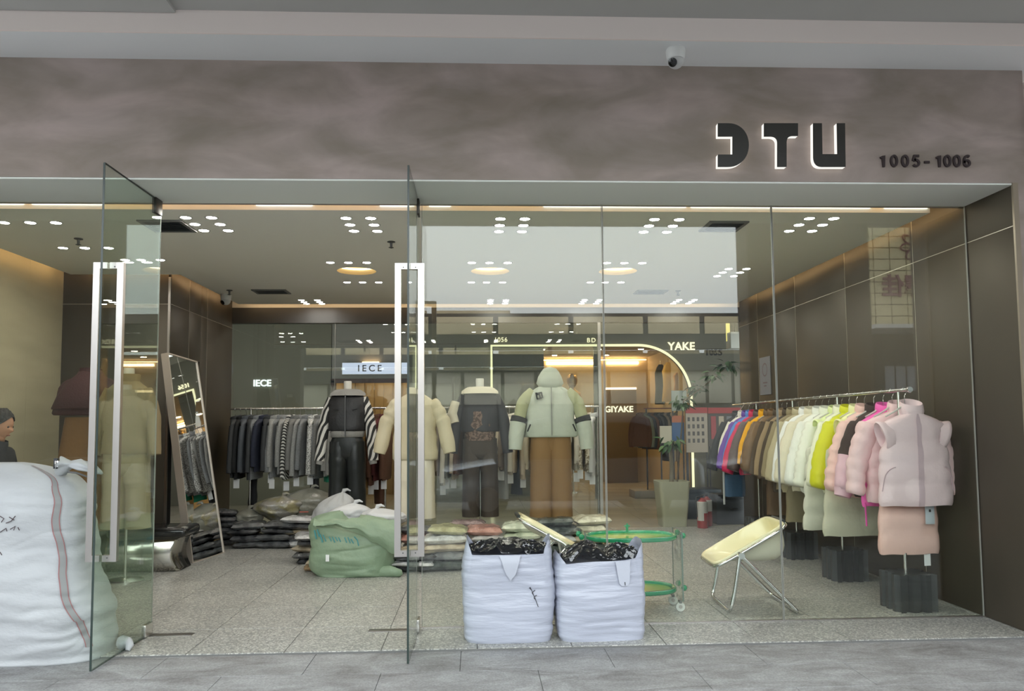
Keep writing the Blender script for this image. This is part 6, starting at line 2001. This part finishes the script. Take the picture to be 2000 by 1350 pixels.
# opposite building
YO = 2 * YG - 35
def oz(py): return at(1000, py, 35).z
OPB = mat('opposite_beige', (.92, .76, .50), .8)
OPD = mat('opposite_dark', (.055, .058, .06), .6)
OPW = mat('opposite_wall', (.17, .168, .155), .8)
ob = struct(MB().box(-30, 30, YO - 8, YO - .2, -.3, oz(690)).build('wall_opposite', OPW, smooth=0))
struct(MB().box(-30, 30, YO - .2, YO + .15, oz(725), oz(693)).build('wall_opposite_band', OPD, smooth=0))
struct(MB().box(-30, 30, YO - .2, YO + .25, oz(684), oz(655)).build('wall_opposite_sign_band', OPD, smooth=0))
struct(MB().box(-30, 30, YO - .3, YO - .05, oz(655), oz(612)).build('wall_opposite_parapet', OPD, smooth=0))
pb = bpy.data.objects['wall_opposite_parapet']
rs_ = random.Random(2)
x = -12.0
while x < 18:
    w = rs_.choice((2.2, 2.9, 3.4, 4.1, 2.6))
    MB().box(x + .12, x + w - .12, YO - .05, YO + .02, oz(653), oz(619), bev=.01).build('facade_panel', OPB, pb, 30)
    MB().box(x + .12, x + w - .12, YO - .20, YO - .10, oz(693), oz(685), bev=.01).build('facade_strip', OPB, pb, 30)
    x += w
wb = bpy.data.objects['wall_opposite']
x = -12.0
while x < 18:
    w = rs_.choice((1.2, 1.5, 1.8))
    MB().box(x + .08, x + w - .08, YO - .2, YO - .12, oz(790), oz(727), bev=.01).build('shopfront_panel', mat('opposite_pale', (.66, .62, .50), .7), wb, 30)
    x += w
for i, (a, b, t_) in enumerate(((848, 1000, 594), (1150, 1182, 604))):
    xa, xb = at(a, 600, 35).x, at(b, 600, 35).x
    struct(MB().box(xa, xb, YO - 5, YO - 2, oz(640), oz(t_)).build('wall_rooftop_%d' % (i + 1), OPB, smooth=0))
# tiled sign tower seen in the gap between the piers
DT = 20.0
c0, c1 = virt(1690, 640, DT), virt(1835, 425, DT)
xa, xb = min(c0.x, c1.x), max(c0.x, c1.x)
YT = 2 * YG - DT
TILE = mat('sign_tile', (.55, .48, .28), .5)
tw = struct(MB().box(xa - .2, xb + .4, YT - 1.0, YT - .03, c0.z, c1.z + 2).build('wall_sign_tower', mat('sign_grout', (.15, .13, .09), .8), smooth=0))
nx, nz_ = 6, 13
for i in range(nx):
    for j in range(nz_):
        w, h = (xb - xa + .5) / nx, (c1.z - c0.z + 1) / nz_
        MB().box(xa - .15 + i * w + .012, xa - .15 + (i + 1) * w - .012, YT - .03, YT, c0.z + j * h + .012, c0.z + (j + 1) * h - .012).build('wall_tile', TILE, tw, 0)
sg = thing('wall_sign', 'purple lettering and petal mark on the tiled wall across the street', 'sign', (0, 0, 0))
PUR = mat('sign_purple', (.16, .03, .07), .6)
p = virt(1765, 562, DT)
text('\u64c7\u4f73', 'lettering', PUR, sg, (p.x, YT + .03, p.z), .62, .02, rz=PI, bold=.012, whole=True)
c = virt(1790, 480, DT)
for k in range(5):
    a = -.9 + k * .75
    lp = []
    for q in range(17):
        b = 2 * PI * q / 16
        r = .16 * (1 + .0)
        u, v = .24 + .22 * math.cos(b), .10 * math.sin(b)
        lp.append((c.x - (u * math.cos(a) - v * math.sin(a)), YT + .03, c.z + u * math.sin(a) + v * math.cos(a)))
    MB().tube(lp, .022, 6, cap=False).build('petal', PUR, sg, 60)
struct(MB().box(xa - .2, xb + .4, YT - .6, YT + .9, c0.z - .12, c0.z - .02).build('roof_sign_canopy', mat('canopy_white', (.6, .6, .6), .6), smooth=0))
struct(MB().box(xa - .2, xb + .4, YT - .6, YT - .5, -.3, c0.z - .12).build('wall_under_sign', OPD, smooth=0))
wu = bpy.data.objects['wall_under_sign']
for k in range(3):
    q = virt(1757 + 22 * k, 735, DT)
    MB().box(q.x - .13, q.x + .13, YT - .5, YT - .48, q.z - .36, q.z + .30).build('poster_sheet', mat('street_poster', (.34, .35, .38), .6), wu, 0)

def car(label, loc, rz, paint, L=4.5, Wd=1.8, H=1.62):
    t = thing('parked_car', label, 'car', loc, rz)
    low = [(-.50, .30), (-.505, .55), (-.48, .78), (-.30, .90), (.33, .98), (.47, .94), (.50, .80), (.505, .45), (.49, .28)]
    n = len(low)
    mb = MB()
    rs = []
    for y, k, dz in ((-.5, .96, .0), (-.47, 1.0, .01), (0, 1.0, .03), (.47, 1.0, .01), (.5, .96, .0)):
        rs.append([(x * L * k, y * Wd, z * (1 if z < .5 else 1) + dz * (z > .7)) for x, z in low])
    mb.rings(rs)
    mb.build('car_body', paint, t, 35)
    cab = [(-.29, .88), (-.14, H - .06), (-.06, H), (.24, H), (.36, H - .10), (.46, .94)]
    mb = MB()
    mb.rings([[(x * L, y * Wd * (1 if z < 1.1 else .86), z) for x, z in cab] for y in (-.47, .47)])
    mb.build('cabin', paint, t, 30)
    GL = mat('car_glass', (.015, .017, .02), .08)
    for s in (-1, 1):
        win = [(-.235, .96), (-.125, H - .12), (.03, H - .09), (.03, .97)]
        win2 = [(.05, .97), (.05, H - .09), (.24, H - .10), (.32, H - .18), (.36, .99)]
        for wq in (win, win2):
            vs = [(x * L, s * (Wd * (.470 - .052 * (z - .9) / (H - .9))), z) for x, z in wq]
            vs2 = [(x, y + s * .02, z) for x, y, z in vs]
            k = len(vs)
            m2 = MB(); m2.add(vs + vs2, [tuple(range(k)), tuple(reversed(range(k, 2 * k)))] + [(i, (i + 1) % k, (i + 1) % k + k, i + k) for i in range(k)])
            m2.build('side_window', GL, t, 0)
        for xw in (-.31, .30):
            w_ = MB().tube([(xw * L, s * Wd * .37, .33), (xw * L, s * Wd * .495, .33)], .33, 24).build('wheel', mat('tyre', (.02, .02, .02), .8), t, 40)
            MB().tube([(xw * L, s * Wd * .49, .33), (xw * L, s * Wd * .503, .33)], .20, 20).build('wheel_rim', ALU, w_, 40)
        MB().box(-.45 * L, -.40 * L, s * Wd * .42 - .12, s * Wd * .42 + .12, .66, .76, bev=.02).build('headlight', PLASTW, t, 30)
    ws = MB(); ws.add([(-.283 * L, -.40 * Wd, .93), (-.283 * L, .40 * Wd, .93), (-.155 * L, .34 * Wd, H - .10), (-.155 * L, -.34 * Wd, H - .10)] , [(0, 1, 2, 3)])
    ws.build('windscreen', GL, t, 0)
    return t
car('silver grey van-like car parked across the pavement, mirrored in the left window pane', (1.55, -2.6, -.14), 0, mat('silver_paint', (.40, .43, .48), .25, .6), 4.4, 1.8, 1.66)
car('dark blue car parked beyond, mirrored in the middle window pane', (6.4, -3.4, -.14), 0, mat('dark_paint', (.06, .075, .10), .2, .4), 4.5, 1.8, 1.50)
